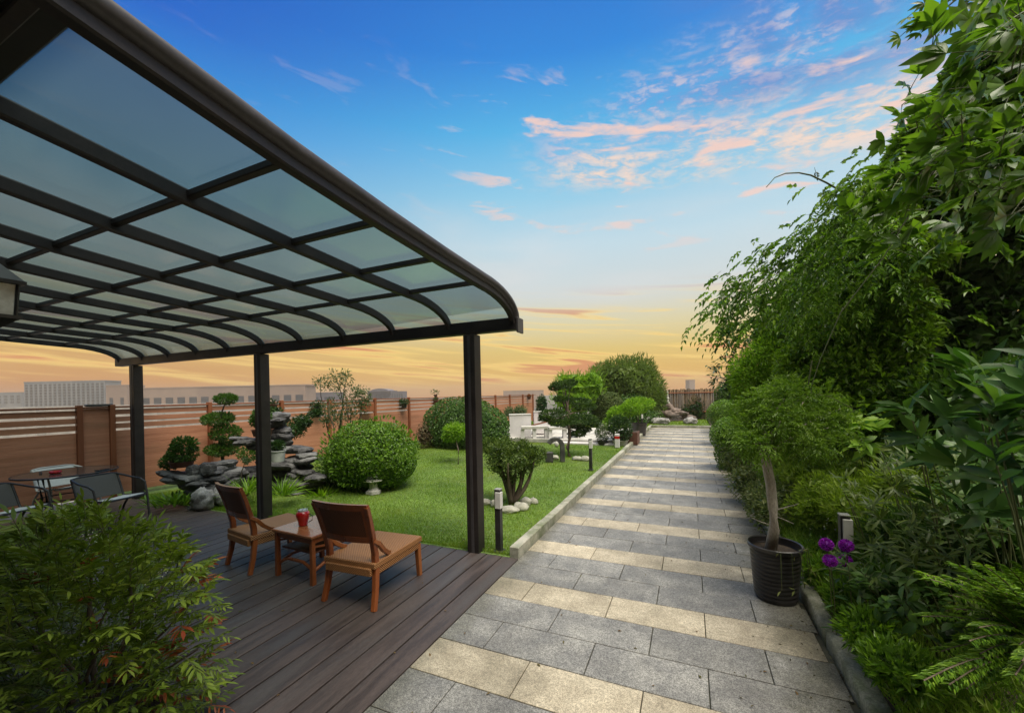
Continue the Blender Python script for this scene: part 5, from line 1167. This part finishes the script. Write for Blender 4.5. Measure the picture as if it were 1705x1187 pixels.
lance_bush('glossy_shrub', 'shrub with long glossy pointed leaves at the right edge, mid height', [(1640, 680, 1.9, 60, 9), (1690, 740, 1.8, 60, 9), (1600, 720, 2.2, 60, 9), (1650, 800, 2.0, 70, 10), (1690, 650, 1.9, 50, 6), (1600, 650, 2.1, 22, 3)], .19, .26, L_gloss, droop=.2, spread=.8, k=6)
def weedmass(name, label, spots, n, L, W, mat, **k):
    bl = [(at(px, py, t_), (r * t_ / FPX, r * t_ / FPX, rz_ * t_ / FPX)) for px, py, t_, r, rz_ in spots]; c = bl[0][0]
    return plant(name, (c[0], c[1], .06), label, 'shrub', bl, n, L, W, mat, style='tuft', depth=.8, amp=.35, f=6, core=.12, up=.5, **k)
weedmass('meadow_shrub', 'pale yellow green weedy growth between the potted tree and the vine', [(1340, 800, 4.6, 50, 40), (1400, 820, 4.0, 60, 45), (1440, 850, 3.5, 60, 45), (1370, 850, 4.0, 50, 30), (1320, 770, 5.4, 40, 30), (1480, 870, 3.1, 60, 50), (1430, 790, 4.2, 60, 40), (1500, 810, 3.3, 50, 40)], 15000, .06, .2, leafmat('meadow_leaf', [(0.09, 0.15, 0.015), (0.17, 0.26, 0.025), (0.27, 0.38, 0.045), (0.38, 0.46, 0.11)], .5, .45, patch=.4, pscale=3))
weedmass('shade_shrub', 'dark shrub filling the shaded hollow under the vine', [(1540, 700, 4.2, 100, 80), (1640, 680, 3.8, 110, 90), (1580, 790, 3.6, 100, 70), (1480, 720, 4.6, 70, 60), (1690, 800, 3.0, 90, 80)], 9000, .10, .4, L_mid)
weedmass('low_shrub', 'mid green leafy undergrowth above the juniper', [(1540, 900, 2.8, 80, 60), (1620, 930, 2.5, 90, 60), (1690, 900, 2.3, 70, 60), (1500, 970, 2.5, 50, 40)], 6000, .07, .3, L_mid)
weedmass('edge_shrub', 'light green growth spilling over the kerb beside the purple flowers', [(1420, 1000, 2.6, 40, 40), (1450, 1050, 2.2, 45, 35), (1370, 960, 3.2, 35, 35), (1500, 1110, 1.9, 50, 35), (1345, 930, 3.7, 30, 30)], 5200, .05, .3, L_vine)
lance_bush('leafy_weed', 'tall weeds with narrow leaves behind the half hidden bollard', [(1530, 800, 2.9, 50, 14), (1560, 850, 2.5, 70, 22), (1480, 880, 2.7, 70, 22), (1530, 940, 2.3, 70, 20), (1600, 920, 2.1, 60, 14), (1450, 950, 2.6, 50, 14)], .10, .17, L_olive, spread=.75, k=9)
lance_bush('broad_weed', 'low plant with broad soft leaves at the foot of the purple flowers', [(1490, 1000, 2.2, 45, 9), (1455, 980, 2.4, 30, 6), (1530, 1020, 2.1, 40, 8), (1430, 965, 2.6, 25, 5)], .075, .5, L_mid, droop=.35)
lance_bush('hosta', 'pale broad leaved plant under the vine, right of the potted tree crown', [(1420, 720, 4.0, 35, 9), (1390, 700, 4.2, 30, 6)], .16, .42, L_lime, droop=.3)
lance_bush('broad_shrub', 'dark leafy shrub at the right edge below the glossy leaves', [(1600, 760, 3.0, 80, 16), (1690, 860, 2.3, 70, 18), (1640, 840, 2.5, 50, 10)], .12, .34, L_mid, spread=.8)
# juniper, lower right corner
c = at(1640, 1060, 1.75); t = thing('juniper', (c[0], c[1], .06), 'bright feathery juniper in the lower right corner', 'shrub'); lv = LV(); sm = MB()
J0 = at(1760, 1130, 1.9)
for i in range(52):
    px, py = rng.uniform(1530, 1720), rng.uniform(940, 1150); tt = rng.uniform(1.55, 1.95); tip = at(px, py, tt); tip[2] = max(tip[2], .14)
    pts = [J0 + (tip - J0) * k + np.array([0, 0, .10]) * sin(pi * k) for k in np.linspace(.25, 1, 16)]
    sm.sweep([V3(p) for p in pts[::3]], .003, n=4, cap=False)
    for a, b in zip(pts[:-1], pts[1:]):
        D = nrm(b - a); n = 7; sd = nrm(np.cross(D, UP)); s_ = np.array([1, -1] * 4)[:n]; fr_ = (b - a)[None] * rng.random((n, 1))
        lv.add(a + fr_, D[None] * .8 + sd[None] * s_[:, None] * .8 + rdir(n) * .25, np.tile(UP, (n, 1)) + rdir(n) * .3, .045 * rng.uniform(.6, 1.2, n), .008)
        lv.add(a + fr_ + sd[None] * s_[:, None] * .018, D[None] * 1.1 + sd[None] * s_[:, None] * .5 + rdir(n) * .3, np.tile(UP, (n, 1)) + rdir(n) * .3, .032, .007)
lv.build('foliage', L_jun, t); sm.build('branch', M_bark, t, world=True)
# purple globe flowers
M_purp = leafmat('purple_petal', [(0.22, 0.01, 0.42), (0.38, 0.02, 0.62), (0.5, 0.05, 0.75)], .5, .3, patch=.1)
for (px, py, tt, lab) in [(1376, 906, 2.55, 'purple globe flower, upper left of the four'), (1409, 908, 2.5, 'purple globe flower in front of the bollard light, upper right of the four'), (1382, 933, 2.52, 'purple globe flower, lower left of the four'), (1408, 934, 2.6, 'dimmer purple globe flower, lower right of the four')]:
    c = at(px, py, tt); o = thing('globe_flower', (c[0] + .03, c[1] + .02, .06), lab, 'flower', 'purple globe flowers')
    d = rdir(300); LV().add(c + d * .024, d + rdir(300) * .4, rdir(300), .019, .009).build('bloom', M_purp, o)
    MB().blob(V3(c), (.024,) * 3, 2, .03, 12, 8).build('core', pm('purple_core', (.16, .01, .3), None, 5), o, world=True, smooth='all')
    MB().sweep([(c[0] + .03, c[1] + .02, .06), (c[0] + .02, c[1] + .01, (c[2]) * .6), V3(c)], [.0035, .003, .0025], n=5, cap=False).build('stalk', M_twig, o, world=True)
    LV().add(np.array([[c[0] + .025, c[1] + .015, z] for z in np.linspace(.12, c[2] - .06, 8)]), rdir(8) * .8 + np.array([0, 0, .5]), rdir(8) * .3 + UP, .075, .022).build('leaves', L_mid, o, kind=1)
# tiny red bloom in the golden shrub
c = at(1292, 616, 8.6); o = thing('red_bloom', V3(c), 'single small orange red bloom on the yellow green shrub', 'flower'); d = rdir(90); LV().add(c + d * .05, d, rdir(90), .05, .03).build('petals', leafmat('scarlet_petal', [(.5, .05, .02), (.6, .12, .03)], .5, .3), o)

# ground cover in the bed
def bed_d(x, y): return (x > .872) & (x < 4.5)
o = blades('weeds', 60000, (.872, 4.0), (1.0, 9.0), .19, .006, leafmat('weed_blade', [(0.06, 0.14, 0.012), (0.13, 0.25, 0.02), (0.23, 0.36, 0.04), (0.36, 0.43, 0.10)], .55, .35, patch=.4, pscale=2), bed_d, z=.07, lean=.8); tag(o, 'long tangled grass and weeds in the bed right of the kerb', 'weeds')
n = 11000; x = .88 + rng.random(n) ** 1.8 * 2.2; y = rng.uniform(1.3, 9.5, n); z = .08 + rng.random(n) * .34 * np.clip((x - .80) / .5, .15, 1)
o = LV().add(np.stack([x, y, z], 1), rdir(n) + UP * .3, rdir(n) * .6 + UP, .045 * rng.uniform(.5, 1.4, n), .02).build('ground_cover', leafmat('ground_leaf', [(0.07, 0.16, 0.015), (0.14, 0.28, 0.02), (0.24, 0.38, 0.04), (0.38, 0.45, 0.12)], .5, .4, patch=.4, pscale=2)); tag(o, 'small leaved ground cover between the kerb and the vine', 'ground cover', kind='stuff')
n = 420; x = 1.0 + rng.random(n) * 1.2; y = rng.uniform(3.0, 8.5, n); z = .3 + rng.random(n) * .25
o = LV().add(np.stack([x, y, z], 1), rdir(n), rdir(n), .018, .014).build('small_flowers', leafmat('small_petal', [(.45, .42, .15), (.5, .5, .45), (.12, .12, .4)], .6, .3, patch=0)); tag(o, 'scattered tiny pale and blue flowers among the weeds', 'flowers', kind='stuff')
# straggly shrub hanging over the path edge between balls and pot
c = at(1265, 840, 4.6)
plant('straggly_shrub', (c[0], c[1], .06), 'straggly pale shrub at the path edge behind the potted tree', 'shrub', [(at(1240, 800, 5.8), (.22, .3, .3)), (at(1262, 830, 4.9), (.2, .3, .28)), (at(1228, 770, 6.8), (.28, .3, .3)), (at(1275, 850, 4.4), (.16, .25, .22)), (at(1320, 830, 4.6), (.35, .3, .32))], 5200, .04, .4, leafmat('straggly_leaf', [(0.05, 0.08, 0.025), (0.10, 0.15, 0.04), (0.18, 0.22, 0.08), (0.26, 0.27, 0.13)], .5, .3), style='tuft', depth=.95, amp=.3)
# litter on the path
n = 260; x = .76 - rng.random(n) ** 3 * .55; y = rng.uniform(1.3, 6, n)
o = LV().add(np.stack([x, y, np.full(n, .004)], 1), rdir(n) * np.array([1, 1, .15]), np.tile(UP, (n, 1)) + rdir(n) * .3, .022 * rng.uniform(.4, 1.5, n), .008).build('leaf_litter', leafmat('litter', [(.04, .03, .02), (.10, .08, .04), (.08, .11, .03)], .8, .1)); tag(o, 'scraps of dry leaf and dirt along the right edge of the path', 'leaf litter', kind='stuff')

# ------------------------------------------------------------------ foreground bush, lower left
c = at(150, 1050, 2.0); t = thing('nandina_bush', (c[0], c[1], 0), 'leafy bush with green and russet leaflets in the lower left corner', 'bush'); lvg = LV(); lvr = LV(); sm = MB()
root = np.array([c[0], c[1], .0])
def nand(px, py, tt, lv, L=.05, ln=.2, pairs=4, D=None):
    P = at(px, py, tt); d = (P - root) * np.array([1, 1, .5]); D = nrm(d)[None] + rdir(1) * .55 + UP * .35 if D is None else D
    fronds(lv, P[None], D, ln, pairs, L, W=.26, bend=.22, stems=sm, stem_r=.002, ang=.75)
prof = [(0, 905), (30, 880), (60, 862), (95, 850), (120, 842), (150, 838), (170, 850), (200, 872), (230, 868), (260, 880), (290, 882), (310, 905), (330, 925), (345, 960), (352, 1000), (360, 1040), (365, 1080), (350, 1110), (330, 1140), (310, 1187)]
def topy(px): return float(np.interp(px, [p[0] for p in prof[:15]], [p[1] for p in prof[:15]]))
for i in range(1700):
    px = rng.uniform(-60, 345); ty = topy(max(0, px)); py = ty + 22 + (1230 - ty) * rng.random() ** 1.15
    edge = max(0, px - 235) / 110; 
    if rng.random() < edge * .62: continue
    tt = 1.75 + .55 * rng.random() - .12 * (py - 850) / 340
    red = (px > 150 and py > 1000 and rng.random() < .07) or (px > 290 and py > 960 and rng.random() < .17) or rng.random() < .01
    nand(px, py, tt, lvr if red else lvg, L=rng.uniform(.038, .068), ln=rng.uniform(.09, .16))
for i in range(500):       # shaded interior
    nand(rng.uniform(-60, 260), rng.uniform(950, 1230), rng.uniform(2.2, 2.5), lvg, .05, .15)
lvg.build('foliage', L_nand, t, kind=1, droop=.15); lvr.build('russet_foliage', L_red, t, kind=1, droop=.2)
sm.build('leaf_stem', M_twig, t, world=True)
m = MB(); limbs(m, V3(root), [at(px, py, 2.0) for px, py in [(40, 940), (110, 900), (150, 890), (220, 930), (280, 960), (320, 1000), (330, 1080), (60, 1050), (180, 1010), (260, 1080), (300, 1120), (0, 980)]], .014, .004, seg=6, wob=.06, seed=31)
m.build('stem', M_bark, t, world=True, smooth='all')
M_bud = leafmat('white_bud', [(.5, .52, .4), (.65, .65, .55)], .5, .2)
for (px, py) in [(133, 905), (136, 925), (150, 885), (265, 950), (280, 945), (15, 950), (155, 910), (245, 985)]:
    P = at(px, py, 1.9) + rng.normal(size=(14, 3)) * np.array([.014, .014, .025]); LV().add(P, rdir(14), rdir(14), .008, .008).build('bud_cluster', M_bud, t)
MB().box((c[0], c[1], .09), (.5, .4, .18), bev=.02).build('planter', M_pot, t, world=True)

n = 170; x = np.concatenate([rng.uniform(-1.58, .7, 70), rng.uniform(-8, -1.7, 100)]); y = np.concatenate([1.2 + rng.random(70) ** 1.3 * 9, rng.uniform(.9, 3.6, 100)])
o = LV().add(np.stack([x, y, np.full(n, .006)], 1), rdir(n) * np.array([1, 1, .1]), np.tile(UP, (n, 1)) + rdir(n) * .25, .030 * rng.uniform(.5, 1.3, n), .012).build('fallen_leaves', leafmat('fallen_leaf', [(.12, .07, .03), (.20, .13, .05), (.10, .12, .03)], .8, .1)); tag(o, 'a few small dry leaves fallen on the deck and the paving', 'fallen leaves', kind='stuff')

# ================================================================== haze
hb_ = MB().box((-150, 420, 4), (1700, 1100, 43)); hz_o = hb_.build('haze', None)
hm = bpy.data.materials.new('haze_air'); hm.use_nodes = True; g = NG(hm.node_tree); g.n.clear()
pv = g.add('ShaderNodeVolumePrincipled'); pv.inputs['Color'].default_value = (0.93, 0.84, 0.70, 1); pv.inputs['Density'].default_value = 0.0006; pv.inputs['Anisotropy'].default_value = 0.2
g.link(pv.outputs[0], g.add('ShaderNodeOutputMaterial').inputs['Volume'])
hz_o.data.materials.clear(); hz_o.data.materials.append(hm); tag(hz_o, 'thin evening haze over the roofs', 'haze', kind='stuff')
